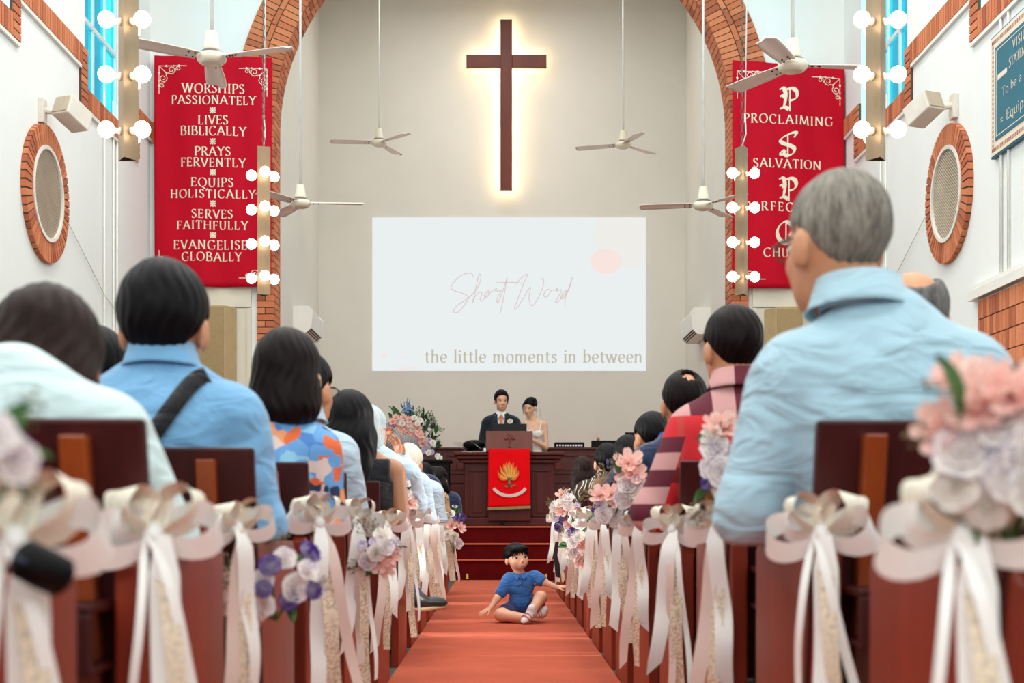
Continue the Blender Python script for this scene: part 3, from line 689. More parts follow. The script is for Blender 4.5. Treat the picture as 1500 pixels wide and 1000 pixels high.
for i in range(24):
    z = z0 + .06 + (z1 - z0 - .12) * i / 23; b.box(xs - .009, xs - .006, y1 - .075, y1 - .05, z - .014, z + .01)
part(b, 'border_pattern', m_signb, root)
b = MB(); b.box(xs - .012, xs - .006, y0 + .12, y1 - .13, z0 + .12, z1 - .12); part(b, 'sign_panel', m_teal, root)
b = MB(); fnS = lambda u, v: (xs - .014, y1 - .13 - u, z1 - .12 - v)
b.box(xs - .014, xs - .012, y0 + .15, y1 - .15, z1 - .155, z1 - .148); b.box(xs - .014, xs - .012, y0 + .15, y1 - .15, z0 + .148, z0 + .155); b.box(xs - .014, xs - .012, y1 - .16, y1 - .153, z0 + .15, z1 - .15)
b.box(xs - .014, xs - .012, y1 - .40, y1 - .19, z1 - .40, z1 - .36); part(b, 'sign_rule', m_signw, root)
for (tx, u0, u1, v, h) in (('VISION', .40, .78, .14, .075), ('STATEMENT', .32, .86, .26, .075), ('To be a community that', .16, 1.55, .44, .07), ('= Equips Holistically', .12, 1.5, .66, .085)):
    b = MB(); write(b, tx, u0, u1, -v, h, lambda a, c: fnS(a, -c), .16, .05, .3); part(b, 'lettering', m_signw, root)
b = MB(); b.box(-4.05, -3.78, 16.2, 16.45, 2.55, 2.64); b.box(-4.0, -3.84, 16.3, 16.38, .6, 2.55); tagit(part(b, 'black_stand_box', M('black_plastic', (26, 26, 28), .5), bevel=.006), 'flat black box on a stand in the left front corner', 'speaker')
# ------------------------------------------------------------------ pews
ORD = ['first', 'second', 'third', 'fourth', 'fifth', 'sixth', 'seventh', 'eighth', 'ninth', 'tenth', 'eleventh', 'twelfth', 'thirteenth', 'fourteenth']
def wood(name, col, col2, rough=.3, coat=.35, sc=4):
    t = NT(name); v = t.coord('Object', (1, 1, .12)); n = t.noise(v, sc * 6, 5, .6, .4); n2 = t.noise(t.coord('Object', (1, 1, .3)), sc, 2)
    mx = t.node('MixRGB', blend_type='MIX'); mx.inputs[0].default_value = .4; t.link(n, mx.inputs[1]); t.link(n2, mx.inputs[2])
    t.link(t.ramp(mx.outputs[0], [(.32, lin(col2)), (.68, lin(col))]), t.b.inputs['Base Color'])
    t.set(Roughness=rough, **{'Coat Weight': coat, 'Coat Roughness': .25}); t.b.inputs['Specular IOR Level'].default_value = .3; t.bump(n, .04); return t.m
m_pew = wood('pew_end_mahogany', (146, 48, 20), (112, 34, 15), .4, .08); m_back = wood('pew_back_dark_mahogany', (70, 14, 11), (50, 10, 9), .45, .04); m_brace = wood('pew_brace_wood', (160, 72, 28), (130, 54, 22))
LB = [1.10, 1.99, 2.86, 3.66, 4.56, 5.80, 6.95, 7.95, 8.9, 9.9, 10.9, 11.9, 12.9]
RB = [1.47, 2.38, 3.28, 4.18, 5.12, 6.0, 6.85, 7.7, 8.55, 9.4, 10.3, 11.2, 12.1, 13.0]
def make_pew(s, xa, ztop, label):
    """s=-1: pew runs to the left of the aisle. Origin: floor under the near corner of the aisle end."""
    root = thing('pew', label, 'pew', (0, 0, 0), ('pews on the left of the aisle' if s < 0 else 'pews on the right of the aisle'), world=False)
    X = lambda a, c: tuple(sorted((s * a, s * c)))
    for (a, c, nm) in ((0, .036, 0), (3.0, 3.036, 1)):
        b = MB(); x0, x1 = X(a, c); pr = [(-.02, 0), (.58, 0), (.58, .672), (.565, .685), (.0, .69), (-.02, .678)]
        b.add([(x0, y, z) for y, z in pr] + [(x1, y, z) for y, z in pr], [tuple(range(5, -1, -1)), tuple(range(6, 12))] + [(i, (i + 1) % 6, (i + 1) % 6 + 6, i + 6) for i in range(6)], 0, False)
        part(b, 'end_panel', m_pew, root, .005)
    b = MB(); x0, x1 = X(-.006, 3.03)
    P = lambda y, z: [(x0, y, z), (x1, y, z), (x1, y + .028, z), (x0, y + .028, z)]
    b.hexa(P(.085, .36) + P(-.03, ztop)); part(b, 'back_board', m_back, root, .006)
    b = MB(); b.box(*X(.04, 2.99), .11, .52, .405, .435); b.box(*X(.04, 2.99), .48, .50, .33, .405); part(b, 'seat', m_pew, root, .004)
    b = MB(); b.box(*X(.04, 2.99), -.12, .045, .617, .63); b.box(*X(.04, 2.99), -.12, -.105, .535, .617); b.box(*X(.04, 2.99), -.105, .06, .535, .545); part(b, 'book_rack', m_back, root, .003)
    for xx in (.085, 1.05, 2.0, 2.9):
        b = MB(); x0, x1 = X(xx - .019, xx + .019)
        Q = lambda y, z: [(x0, y, z), (x1, y, z), (x1, y + .03, z), (x0, y + .03, z)]
        b.hexa(Q(.06, .30) + Q(-.055, ztop - .025)); part(b, 'back_brace', m_brace, root, .003)
    return root
def pew_label(i, side): return 'dark mahogany pew %s of the aisle, %s row from the camera' % (side, ORD[i])
for (s, xa, ys, zt, side) in ((-1, -.50, LB, .882, 'left'), (1, .53, RB, .905, 'right')):
    proto = make_pew(s, xa, zt, '')
    for i, y in enumerate(ys):
        o = proto if i == 0 else copy_tree(proto)
        o.location = (xa, y, 0); o['label'] = pew_label(i, side)

# ------------------------------------------------------------------ flowers
def petal_mat(name, base, edge, lo=.55, hi=.85, deep=None):
    t = NT(name); at_ = t.node('Attribute', attribute_name='tip'); c = t.ramp(at_.outputs['Fac'], [(.0, lin(deep or base)), (.3, lin(base)), (lo, lin(base)), (hi, lin(edge))])
    t.link(c, t.b.inputs['Base Color']); t.set(Roughness=.6); t.b.inputs['Specular IOR Level'].default_value = .2
    tl = t.node('BsdfTranslucent'); t.link(c, tl.inputs[0]); mx = t.node('MixShader'); mx.inputs[0].default_value = .3
    t.link(t.b.outputs[0], mx.inputs[1]); t.link(tl.outputs[0], mx.inputs[2]); t.link(mx.outputs[0], t.out.inputs[0]); return t.m
m_lis = petal_mat('lisianthus_white_purple_edge', (255, 248, 242), (140, 98, 186), .74, .98, (240, 238, 216))
m_lisd = petal_mat('lisianthus_deep_purple', (236, 226, 240), (92, 56, 148), .35, .62)
m_pink = petal_mat('pale_pink_petal', (250, 200, 188), (254, 222, 212), .4, .9, (226, 138, 122))
m_whp = petal_mat('ivory_petal', (255, 248, 240), (255, 250, 244), .4, .9, (222, 222, 170)); m_lilac = petal_mat('lilac_petal', (240, 228, 240), (182, 156, 206), .4, .9)
m_blue = M('delphinium_blue', (140, 178, 228), .6, .2, 30); m_leaf = M('leaf_green', (74, 122, 58), .45, .25, 20); m_leafd = M('leaf_dark_green', (54, 84, 44), .5, .25, 20)
m_sprig = M('dried_sprig', (140, 130, 96), .8, .2, 20); m_pot = M('brown_pot', (96, 46, 40), .5)
def flower_mesh(layers, name, n=8, m=6):
    """unit flower, radius about 1, opening along +z; layers = (count, cup height, reach, width, phase, curl)"""
    b = MB(); tips = []
    for (cnt, cup, reach, wd, ph, curl) in layers:
        for i in range(cnt):
            a = 2 * PI * (i + ph) / cnt; d = Vector((math.cos(a), math.sin(a), 0)); t_ = Vector((-math.sin(a), math.cos(a), 0))
            def fn(u, v):
                r = reach * (math.sin(v * PI * .5) ** .8); z = cup * v ** 1.4 - curl * max(v - .65, 0) ** 1.2
                ww = wd * math.sin(min(v * 1.15 + .12, 1.27) * PI / 1.27 * .92) ** .7; uu = (u - .5) * 2
                ruff = .07 * math.sin(uu * 7 + i) * v
                return d * (r - .25 * ww * uu * uu * (1 if cup > .3 else -.2)) + t_ * uu * ww + Vector((0, 0, z + ruff + .12 * uu * uu * cup))
            b.grid(fn, n, m); tips += [max(jj / m, abs(ii / n - .5) * 1.9 * (jj / m) ** .5) for jj in range(m + 1) for ii in range(n + 1)]
    me = b.mesh(name); me.attributes.new('tip', 'FLOAT', 'POINT').data.foreach_set('value', tips); return me
ME = {'lis': flower_mesh([(5, .26, 1.0, .6, 0, .35), (5, .38, .74, .5, .5, .2), (4, .46, .46, .38, .2, .1), (3, .48, .2, .22, .6, 0)], 'lisianthus'),
      'rose': flower_mesh([(5, .26, 1.0, .62, 0, .4), (5, .38, .76, .55, .5, .25), (5, .48, .5, .42, .2, .1), (4, .54, .28, .3, .6, 0), (3, .56, .12, .2, .1, 0)], 'rose'),
      'lily': flower_mesh([(3, .45, 1.05, .36, 0, .5), (3, .55, .95, .3, .5, .3), (5, .6, .22, .1, .3, 0)], 'lily'),
      'small': flower_mesh([(5, .25, .9, .5, 0, .1), (5, .4, .5, .35, .5, 0)], 'small', 5, 3)}
def leaf_mesh(name):
    b = MB(); b.grid(lambda u, v: ((u - .5) * .44 * math.sin(min(v * .98 + .02, 1) * PI) ** .8, v, .14 * math.sin(v * 2.6) + .5 * abs(u - .5) * .3), 6, 10); return b.mesh(name)
ME['leaf'] = leaf_mesh('leaf')
def sprig_mesh(name, seed, n=26):
    r = random.Random(seed); b = MB(); main = [Vector((.03 * math.sin(i), .03 * math.cos(i * 1.3), i / 6)) for i in range(7)]; b.tube(main, .012, 4)
    for i in range(n):
        z = .3 + .7 * r.random(); a = r.random() * 6.28; L = .16 + .2 * (1.1 - z); p = Vector((0, 0, z)); q = p + Vector((math.cos(a) * L, math.sin(a) * L, L * .8))
        b.tube([p, q], .006, 3); b.ell(q, .03, nu=6, nv=4)
    return b.mesh(name)
ME['sprig'] = sprig_mesh('sprig', 3)
for k in ME: ME[k].use_fake_user = False
def put(kind, mat, parent, loc, axis, size, name, spin=0.0, up='Z'):
    me = ME[kind]; key = kind + mat.name
    if key not in ME: ME[key] = me.copy(); ME[key].materials.append(mat)
    o = bpy.data.objects.new(name, ME[key]); COL.objects.link(o); o.parent = parent; o.location = Vector(loc) - ORG.get(parent.name, Vector())
    q = Vector((0, 1, 0) if up == 'Y' else (0, 0, 1)).rotation_difference(Vector(axis).normalized()); o.rotation_mode = 'QUATERNION'
    from mathutils import Quaternion
    o.rotation_quaternion = q @ Quaternion((0, 1, 0) if up == 'Y' else (0, 0, 1), spin); o.scale = (size,) * 3; ORG[o.name] = Vector(); return o
def bouquet(label, c, spec, rx, rz, seed, face=(0, -1, .2), leaves=5, sprigs=4, fs=.034, stems=True):
    r = random.Random(seed); c = Vector(c); face = Vector(face).normalized(); side = Vector((0, 0, 1)).cross(face).normalized() * -1; up = face.cross(side) * -1
    if up.z < 0: up = -up
    root = thing('bouquet', label, 'flowers', tuple(c), 'flower bouquets tied to the pew ends')
    n = len(spec)
    for k, kd in enumerate(spec):
        if isinstance(kd, tuple): kd, u, v, sz = kd
        else:
            g = k * 2.39996; rr = math.sqrt((k + .5) / n); u, v, sz = rr * math.cos(g), rr * math.sin(g), 1
        p = c + side * u * rx + up * v * rz + face * (.045 * (1 - .6 * (u * u + v * v)) + r.uniform(-.01, .01))
        ax = (face + side * u * .7 + up * (v * .7 + .15) + Vector((r.uniform(-.2, .2), r.uniform(-.2, .2), r.uniform(-.2, .2)))).normalized()
        if kd == 'p': put('lis', m_lisd, root, p, ax, fs * .85 * sz, 'purple_flower', r.random() * 6)
        elif kd == 'l': put('lis', m_lis, root, p, ax, fs * sz, 'purple_edged_flower', r.random() * 6)
        elif kd == 'k': put('lily', m_pink, root, p, ax, fs * 1.15 * sz, 'pink_flower', r.random() * 6)
        elif kd == 'w': put('rose', m_whp, root, p, ax, fs * .95 * sz, 'ivory_flower', r.random() * 6)
        elif kd == 'v': put('small', m_lilac, root, p, ax, fs * .6 * sz, 'lilac_flower', r.random() * 6)
        if stems and k % 2 == 0:
            b = MB(); q = c - up * rz * 1.15 - face * .01; b.tube([p - ax * .006, p.lerp(q, .5) - face * .02, q], .0025, 5); part(b, 'stem', m_leaf, root)
    for k in range(leaves):
        a = r.random() * 6.28; ax = side * math.cos(a) + up * math.sin(a) + face * .25; p = c + (side * math.cos(a) * rx + up * math.sin(a) * rz) * .45
        put('leaf', m_leaf, root, p, ax, fs * r.uniform(1.6, 2.4), 'leaf', r.random() * 2 - 1, 'Y')
    for k in range(sprigs):
        a = r.random() * 6.28; ax = side * math.cos(a) + up * math.sin(a) + face * .2; p = c + (side * math.cos(a) * rx + up * math.sin(a) * rz) * .4
        put('sprig', m_sprig, root, p, ax, fs * r.uniform(2.0, 3.0), 'filler_sprig', r.random() * 6)
    return root
# ------------------------------------------------------------------ ribbon bows
m_satin = M('ivory_satin', (250, 248, 242), .32, .02, 3, sheen=.3, spec=.6); m_satin2 = M('blush_satin', (232, 206, 194), .35, .03, 3, sheen=.3, spec=.6)
def lace_mat(name, col, hole, op=.5):
    t = NT(name); v = t.coord('Object'); vo = t.node('TexVoronoi'); vo.inputs['Scale'].default_value = 190; t.link(v, vo.inputs['Vector'])
    n = t.noise(v, 160, 2); ad = t.node('Math', operation='MULTIPLY'); t.link(vo.outputs['Distance'], ad.inputs[0]); t.link(n, ad.inputs[1])
    al = t.ramp(ad.outputs[0], [(hole, (1, 1, 1, 1)), (hole + .06, (op, op, op, 1))]); t.link(al, t.b.inputs['Alpha'])
    t.set(Roughness=.6); t.b.inputs['Base Color'].default_value = lin(col); return t.m
m_lace = lace_mat('gold_lace', (236, 218, 190), .27); m_organza = lace_mat('cream_organza', (248, 240, 220), .30, .82)
BOWS = []
def make_bow(seed, tails):
    r = random.Random(seed); S = Vector((0, 0, 1))
    root = thing('ribbon_bow', '', 'bow', (0, 0, 0), 'ribbon bows tied to the pew ends', world=False)
    def loop(a, L, wd, mat, nm, open_=.5, tilt=.2):
        # teardrop loop seen from the front with its hole open; width runs mostly towards the viewer
        d = Vector((math.cos(a), -.2, math.sin(a))); up = Vector((-math.sin(a), 0, math.cos(a))); up = up if up.z > -.2 else -up; nrm = Vector((0, -1, 0)); n = 20; P = []; W = []; ph0 = r.random() * 6
        for i in range(n + 1):
            t = i / n; ph = t * 2 * PI; rad = L * (.5 - .5 * math.cos(ph)); off = L * .42 * open_ * math.sin(ph) * (.45 + .55 * math.sin(t * PI))
            P.append(d * rad + up * off + nrm * .012)
            wk = wd * (.3 + .7 * math.sin(t * PI) ** .7) * (1 + (.14 * math.sin(t * 23 + ph0) if 'organza' in nm else 0)); W.append((nrm * (1 - tilt) + up * (tilt + .25 * math.cos(ph)) + d * .25 * math.sin(ph + .6)).normalized() * wk)
        b = MB(); b.strip(P, W); part(b, nm, mat, root)
    for sg in (-1, 1):
        a0 = r.uniform(-.15, .25); loop(a0 if sg > 0 else PI - a0, r.uniform(.074, .092), .021, m_satin, 'satin_loop', .8, .68)
        a1 = r.uniform(.85, 1.2); loop(a1 if sg > 0 else PI - a1, r.uniform(.066, .085), .027, m_organza, 'organza_loop', .8, .45)
    loop(PI / 2 + r.uniform(-.4, .4), .05, .022, m_organza, 'organza_loop', .9, .7)
    a2 = r.uniform(.2, .5); loop(a2 if r.random() < .5 else PI - a2, .06, .018, m_satin, 'satin_loop', .9, .5)
    b = MB(); b.ell((0, -.018, 0), (.015, .013, .018), nu=12, nv=8); part(b, 'knot', m_satin, root)
    for (mat, nm, wd, L, x1, cut) in tails:
        n = 22; P = []; W = []; x0 = r.uniform(-.012, .012); ph = r.random() * 6; tw = r.uniform(-.5, .5)
        for i in range(n + 1):
            t = i / n; P.append(Vector((x0 + (x1 - x0) * t ** .8 + .006 * math.sin(t * 7 + ph) * t, -.025 - .018 * math.sin(min(t * 5, PI / 2)) + .008 * math.sin(t * 9 + ph), -L * t + .015 * math.sin(min(t * 8, PI)))))
            an = tw * t + .3 * math.sin(t * 5 + ph) * t; k = min(1, .45 + t * 4)
            w_ = Vector((math.cos(an), math.sin(an), 0)) * wd * k
            if i == n: w_ = w_ + Vector((0, 0, cut * wd))
            W.append(w_)
        b = MB(); b.strip(P, W); part(b, nm, mat, root)
    return root
kinds = [make_bow(1, [(m_satin, 'satin_tail', .021, .50, .012, .7), (m_satin, 'thin_satin_tail', .008, .48, .105, .5), (m_lace, 'lace_tail', .013, .50, .058, 0), (m_satin, 'thin_satin_tail', .006, .36, -.04, 0)]),
         make_bow(2, [(m_satin, 'satin_tail', .02, .46, -.02, -.8), (m_lace, 'lace_tail', .02, .52, .045, 0), (m_satin2, 'blush_tail', .016, .52, .11, .7)]),
         make_bow(3, [(m_satin, 'satin_tail', .022, .40, -.045, .9), (m_lace, 'lace_tail', .017, .58, .03, 0), (m_satin2, 'blush_tail', .012, .45, -.0, .5), (m_satin, 'thin_satin_tail', .008, .5, .06, .4)]),
         make_bow(4, [(m_satin2, 'blush_tail', .018, .50, -.05, .9), (m_satin, 'satin_tail', .02, .36, .03, -.9), (m_lace, 'lace_tail', .015, .5, .0, 0)])]
used = [False] * 4
def add_bow(kind, label, loc, rz, sc=1.0):
    if used[kind]: o = copy_tree(kinds[kind])
    else: o = kinds[kind]; used[kind] = True
    o.location = loc; o.rotation_euler = (0, 0, rz); o.scale = (sc,) * 3; o['label'] = label
RND = random.Random(5)
LK = [0, 0, 1, 1, 2, 3, 2, 3, 1, 2, 3, 1, 2]; RK = [0, 0, 3, 2, 3, 1, 3, 2, 1, 3, 2, 3, 1, 2]
for i, y in enumerate(LB):
    if i == 0: loc = at(20, 795, 1.42)
    elif i == 1: loc = at(222, 783, 1.97)
    elif i == 2: loc = at(342, 775, 2.66)
    else: loc = Vector((-.47, y - .03, .712 + RND.uniform(-.01, .02)))
    if i == 2:
        bow_low = add_bow(3, 'ribbon bow above the purple and pink bouquet on the left', loc, .7, .85); continue
    add_bow(LK[i], 'ivory ribbon bow on the left pew end, %s row from the camera' % ORD[i], loc, .35 + RND.uniform(-.15, .15))
for i, y in enumerate(RB):
    if i == 0: loc = at(1412, 785, 1.44)
    elif i == 1: loc = at(1207, 782, 2.33)
    else: loc = Vector((.50, y - .03, .712 + RND.uniform(-.01, .02)))
    add_bow(RK[i], 'ivory ribbon bow on the right pew end, %s row from the camera' % ORD[i], loc, -.35 + RND.uniform(-.15, .15), .95 if i == 0 else 1)
# bouquets
bouquet('bouquet of purple, white and pink flowers hanging low on the third left pew end', at(405, 848, 2.74), [('p', -.8, .75, 1.1), ('l', -.2, .55, .9), ('p', .15, .35, 1), ('l', -.75, .2, .9), ('l', -.45, -.25, 1.15), ('p', -.9, -.35, .8), ('p', -.3, -.6, .9), ('l', .35, -.1, .95), ('p', .3, -.3, .8), ('l', .3, -.75, .9), ('k', .85, -.35, 1.2), ('k', .55, -.85, 1.3), ('k', 1.0, -.7, 1), ('k', .95, .0, .9)], .078, .068, 1, (.15, -1, .1), 6, 6, .025)
bouquet('small bouquet of pink, white and lilac flowers hanging on the fifth left pew end', at(552, 808, 4.5), ['w', 'l', 'k', 'v', 'k', 'l', 'w', 'k', 'v', 'l'], .058, .066, 2, (.3, -1, 0), 3, 3, .03)
bouquet('pale bouquet standing above the bow in front of the white shirted man on the left', at(588, 735, 6.88), ['k', 'l', 'w', 'v', 'k', 'w', 'l', 'v'], .05, .10, 3, (.2, -1, .2), 5, 2, .034)
bouquet('bouquet on the farthest left pew ends, before the steps', at(663, 770, 11.8), ['k', 'p', 'w', 'l', 'k', 'w', 'v', 'l', 'k', 'p'], .085, .2, 4, (.3, -1, .2), 5, 3, .045)
bouquet('large blurred bouquet of pink and purple flowers on the nearest right pew', at(1478, 668, 1.42), [('k', -.35, .55, 1.2), ('k', -.05, .6, 1.2), ('k', .3, .75, 1.0), ('l', .1, .3, 1.1), ('l', -.3, -.1, 1.25), ('w', -.55, -.22, .8), ('w', -.25, -.5, 1.1), ('l', .0, -.3, 1.1), ('k', .45, .45, 1.0), ('w', .5, 1.0, .8), ('k', .7, .95, .9), ('l', .6, .0, 1.2), ('w', .75, -.4, 1), ('k', .9, .3, 1), ('p', .2, .05, .8), ('w', .35, -.65, .9)], .072, .085, 5, (-.25, -1, .15), 7, 7, .026)
b_big = bpy.data.objects['bouquet.004'] if 'bouquet.004' in bpy.data.objects else None
if b_big:
    put('leaf', m_leaf, b_big, at(1402, 622, 1.40), (-.45, -.25, .85), .075, 'leaf', .3, 'Y'); put('leaf', m_leafd, b_big, at(1440, 700, 1.42), (-.15, -.2, -.9), .06, 'leaf', .3, 'Y')
bouquet('greenery and lilac bouquet on the nearest left pew, cut by the photo edge', at(-22, 672, 1.07), ['p', 'l', 'v', 'k', 'l', 'w'], .03, .035, 6, (.2, -1, .1), 5, 2, .018)
bouquet('tall bouquet of pink and purple edged flowers beside the red plaid shirt', at(1054, 690, 3.22), [('k', -.3, .9, 1.2), ('w', .4, .75, .9), ('l', .2, .45, 1.1), ('l', -.3, .3, 1), ('l', -.2, -.1, 1.2), ('w', -.3, -.45, 1), ('l', .35, .0, .9), ('k', .2, 1.0, .9), ('p', .5, -.3, .7)], .045, .105, 7, (-.2, -1, .15), 6, 5, .03)
bouquet('bouquet of pink lilies and lilac edged blooms before the long black hair', at(928, 716, 5.0), [('k', .3, .9, 1.3), ('k', -.1, .45, 1.1), ('l', .3, .1, 1), ('l', -.35, .05, 1), ('w', .0, -.1, 1), ('l', .6, -.4, 1), ('w', .15, -.4, .9), ('k', .5, .5, 1)], .052, .10, 8, (-.2, -1, .15), 5, 3, .037)
bouquet('bouquet of pink and purple edged flowers before the patterned blouse', at(890, 742, 5.95), [('k', -.3, .6, 1.2), ('k', .5, .55, 1.2), ('l', .4, .0, 1), ('l', -.6, -.55, 1.25), ('l', .2, -.5, 1.1), ('p', .7, -.2, .8), ('k', -.6, .1, .8)], .06, .08, 9, (-.2, -1, .15), 6, 3, .034)
bouquet('small bright mixed bouquet below the long brown hair on the right', at(829, 750, 9.2), ['k', 'l', 'p', 'w', 'k', 'v', 'l', 'k', 'w', 'v', 'p', 'k'], .095, .12, 10, (-.2, -1, .2), 5, 4, .04)
bouquet('bouquet hanging low among the ribbons on the right pew ends', at(845, 795, 8.4), ['l', 'w', 'l', 'p', 'k', 'w', 'l', 'k', 'w'], .06, .13, 11, (-.3, -1, .1), 4, 2, .04)

# ------------------------------------------------------------------ pulpit and lectern
m_pul = wood('pulpit_mahogany', (92, 24, 14), (66, 15, 10), .5, .03, 3); m_lect = wood('lectern_front_wood', (128, 68, 54), (108, 52, 42), .4, .2, 3); m_carve = M('carved_cross_wood', (118, 52, 34), .45)
DP = 17.35; SP = DP / F
def xz(px, py, D=DP): v = at(px, py, D); return v.x, v.z
root = thing('pulpit', 'wide dark mahogany pulpit with panelled wings on the dais', 'pulpit', (at(747, 0, DP).x, DP, .6))
X0, X1 = xz(680, 0)[0], xz(812, 0)[0]; ZT = xz(0, 676)[1]
b = MB(); b.box(X0, X1, DP, DP + .48, .66, ZT); part(b, 'body', m_pul, root, .006)
b = MB(); b.box(X0 - .04, X1 + .04, DP - .04, DP + .52, .6, .70); part(b, 'plinth', m_pul, root, .012)
b = MB(); b.box(X0 - .05, X1 + .05, DP - .05, DP + .53, ZT - .02, ZT + .03); b.box(X0 - .09, X1 + .09, DP - .09, DP + .55, ZT + .03, ZT + .075); b.box(X0 - .125, X1 + .125, DP - .125, DP + .57, ZT + .075, ZT + .115); part(b, 'cornice', m_pul, root, .01)
for (pa, pb) in ((686, 713), (779, 806)):
    a, z0 = xz(pa, 757); c, z1 = xz(pb, 688)
    b = MB()
    for (u0, u1, v0, v1) in ((a, c, z1 - .02, z1), (a, c, z0, z0 + .02), (a, a + .02, z0, z1), (c - .02, c, z0, z1)): b.box(u0, u1, DP - .016, DP, v0, v1)
    b.box(a + .05, c - .05, DP - .008, DP, z0 + .05, z1 - .05); part(b, 'side_panel', m_pul, root, .004)
for px in (674, 818):
    x, z = xz(px, 684); b = MB(); b.box(x - .045, x + .045, DP - .07, DP, z - .03, z + .05); part(b, 'corner_bracket', m_pul, root, .01)
# lectern tower
a, z0 = xz(712, 662); c, z1 = xz(780, 632)
b = MB(); b.box(a + .03, c - .03, DP - .10, DP + .35, .66, z0); part(b, 'lectern_tower', m_pul, root, .005)
b = MB(); b.hexa([(a, DP - .16, z0), (c, DP - .16, z0), (c, DP + .35, z0 + .02), (a, DP + .35, z0 + .02), (a, DP - .16, z1), (c, DP - .16, z1), (c, DP + .35, z1 - .12), (a, DP + .35, z1 - .12)]); part(b, 'lectern_desk', m_lect, root, .006, label='lighter reddish lectern desk')
b = MB(); x, z = xz(746.5, 645, DP - .165); y = DP - .163
for (u, v, ru, rv) in ((0, .0, .012, .07), (0, .025, .05, .012)): b.ell((x + u, y, z + v), (ru, .008, rv), nu=12, nv=8)
for (u, v) in ((-.045, .025), (.045, .025), (0, .07), (0, -.07), (-.02, .045), (.02, .045)): b.ell((x + u, y, z + v), (.022, .009, .02), nu=12, nv=8)
part(b, 'carved_cross', m_carve, root)
# red parament
m_fall = M('red_pulpit_fall', (240, 10, 20), .85, .05, 4, bump=.05, spec=.1); m_fl1 = M('flame_gold', (238, 178, 72), .6); m_fl2 = M('flame_orange', (232, 116, 34), .6); m_trunk = M('trunk_olive', (140, 122, 70), .6, .2, 60); m_scroll = M('scroll_silver', (226, 204, 196), .5); m_fringe = M('gold_fringe', (186, 160, 100), .6, .3, 120)
DC = DP - .185; SC_ = DC / F
root = thing('pulpit_fall', 'bright red pulpit cloth with burning tree emblem and white scroll', 'cloth', tuple(at(746, 745, DC)))
xa, zb = xz(715.5, 742, DC); xb, zt = xz(776.5, 657.5, DC)
clo = lambda u, v: Vector((xa + (xb - xa) * u + .004 * (v - 1) * (1 - 2 * u), DC + .02 + .006 * math.sin(u * 8) * (1 - v) - (.0 if v < .98 else -.0), zb + (zt - zb) * v + .02 * (u - .5) * (1 - v)))
b = MB(); b.grid(clo, 20, 20); o = part(b, 'cloth', m_fall, root); sd = o.modifiers.new('s', 'SOLIDIFY'); sd.thickness = .006
b = MB(); b.box(xa + .003, xb - .003, DC + .02, DC + .20, zt - .006, zt + .004); part(b, 'cloth_top', m_fall, root)
ex, ez = xz(745, 712, DC); fnE = lambda x, z, d=.008: (ex + x * SC_, DC + .012 - d, ez + z * SC_)
# emblem coordinates: photo zoom (4x) around (780,650) -> pixel offsets
def E(zx, zy): return ((zx - 780) / 4, -(zy - 648) / 4)
for mi, (mt, nm, w_, flames) in enumerate(((m_fl2, 'orange_flame', 2.3, [[(772, 602), (745, 590), (722, 575), (718, 545)], [(775, 600), (745, 570), (735, 545), (728, 522)], [(778, 600), (760, 560), (752, 530), (755, 508)], [(782, 600), (775, 550), (768, 520), (772, 492)], [(786, 600), (790, 555), (786, 520), (788, 500)], [(788, 600), (805, 560), (806, 530), (812, 505)], [(790, 600), (820, 570), (824, 545), (832, 520)], [(792, 602), (820, 595), (836, 572), (836, 550)], [(774, 606), (745, 605), (728, 595), (717, 585)], [(792, 606), (812, 604), (824, 600), (820, 596)]]),
                               (m_fl1, 'gold_flame', 1.3, [[(776, 598), (752, 575), (740, 560), (736, 535)], [(780, 598), (768, 560), (760, 535), (762, 515)], [(784, 598), (783, 555), (778, 530), (780, 505)], [(787, 598), (797, 565), (797, 535), (802, 512)], [(789, 600), (812, 572), (815, 552), (820, 530)], [(774, 603), (750, 598), (735, 588), (726, 570)], [(791, 602), (815, 590), (828, 578), (830, 562)]]))):
    for k, P in enumerate(flames):
        b = MB(); q = cat([E(*p) for p in P], 6); n = len(q); vs = []
        for i, p in enumerate(q):
            d = (q[min(i + 1, n - 1)] - q[max(i - 1, 0)]).normalized(); wv = w_ * (.35 + .9 * math.sin(PI * min(i / (n - 1) * 1.1, 1)) * (1 - i / (n - 1) * .6)) * (1 - (i / (n - 1)) ** 3)
            vs += [fnE(p.x - d.y * wv, p.y + d.x * wv, .008 + .001 * mi + .0001 * k), fnE(p.x + d.y * wv, p.y - d.x * wv, .008 + .001 * mi + .0001 * k)]
        b.add(vs, [(2 * i, 2 * i + 2, 2 * i + 3, 2 * i + 1) for i in range(n - 1)], 0, False); part(b, nm, mt, root)
b = MB()
for P, w_ in (([(785, 596), (783, 615), (786, 635), (780, 646)], 3.2), ([(784, 612), (775, 600), (768, 592)], 1.3), ([(788, 612), (797, 600), (803, 592)], 1.3), ([(782, 638), (770, 646), (754, 647)], 1.6), ([(786, 638), (800, 642), (822, 643)], 1.6), ([(780, 642), (772, 652), (764, 655)], 1.2), ([(788, 642), (794, 652), (802, 652)], 1.2)):
    stroke(b, cat([E(*p) for p in P], 6), lambda x, z: fnE(x, z, .0105), 0, 0, 0, 0, w_)
part(b, 'tree_trunk', m_trunk, root)
b = MB(); stroke(b, cat([E(*p) for p in ((691, 660), (715, 682), (745, 697), (785, 703), (825, 697), (858, 682), (880, 660))], 8), fnE, 0, 0, 0, 0, 4.6); part(b, 'white_scroll', m_scroll, root)
b = MB()
for i in range(60): u = i / 59; p = clo(u, 0); b.box(p.x - .004, p.x + .004, p.y - .008, p.y + .004, p.z - .03, p.z + .002)
part(b, 'gold_fringe', m_fringe, root)
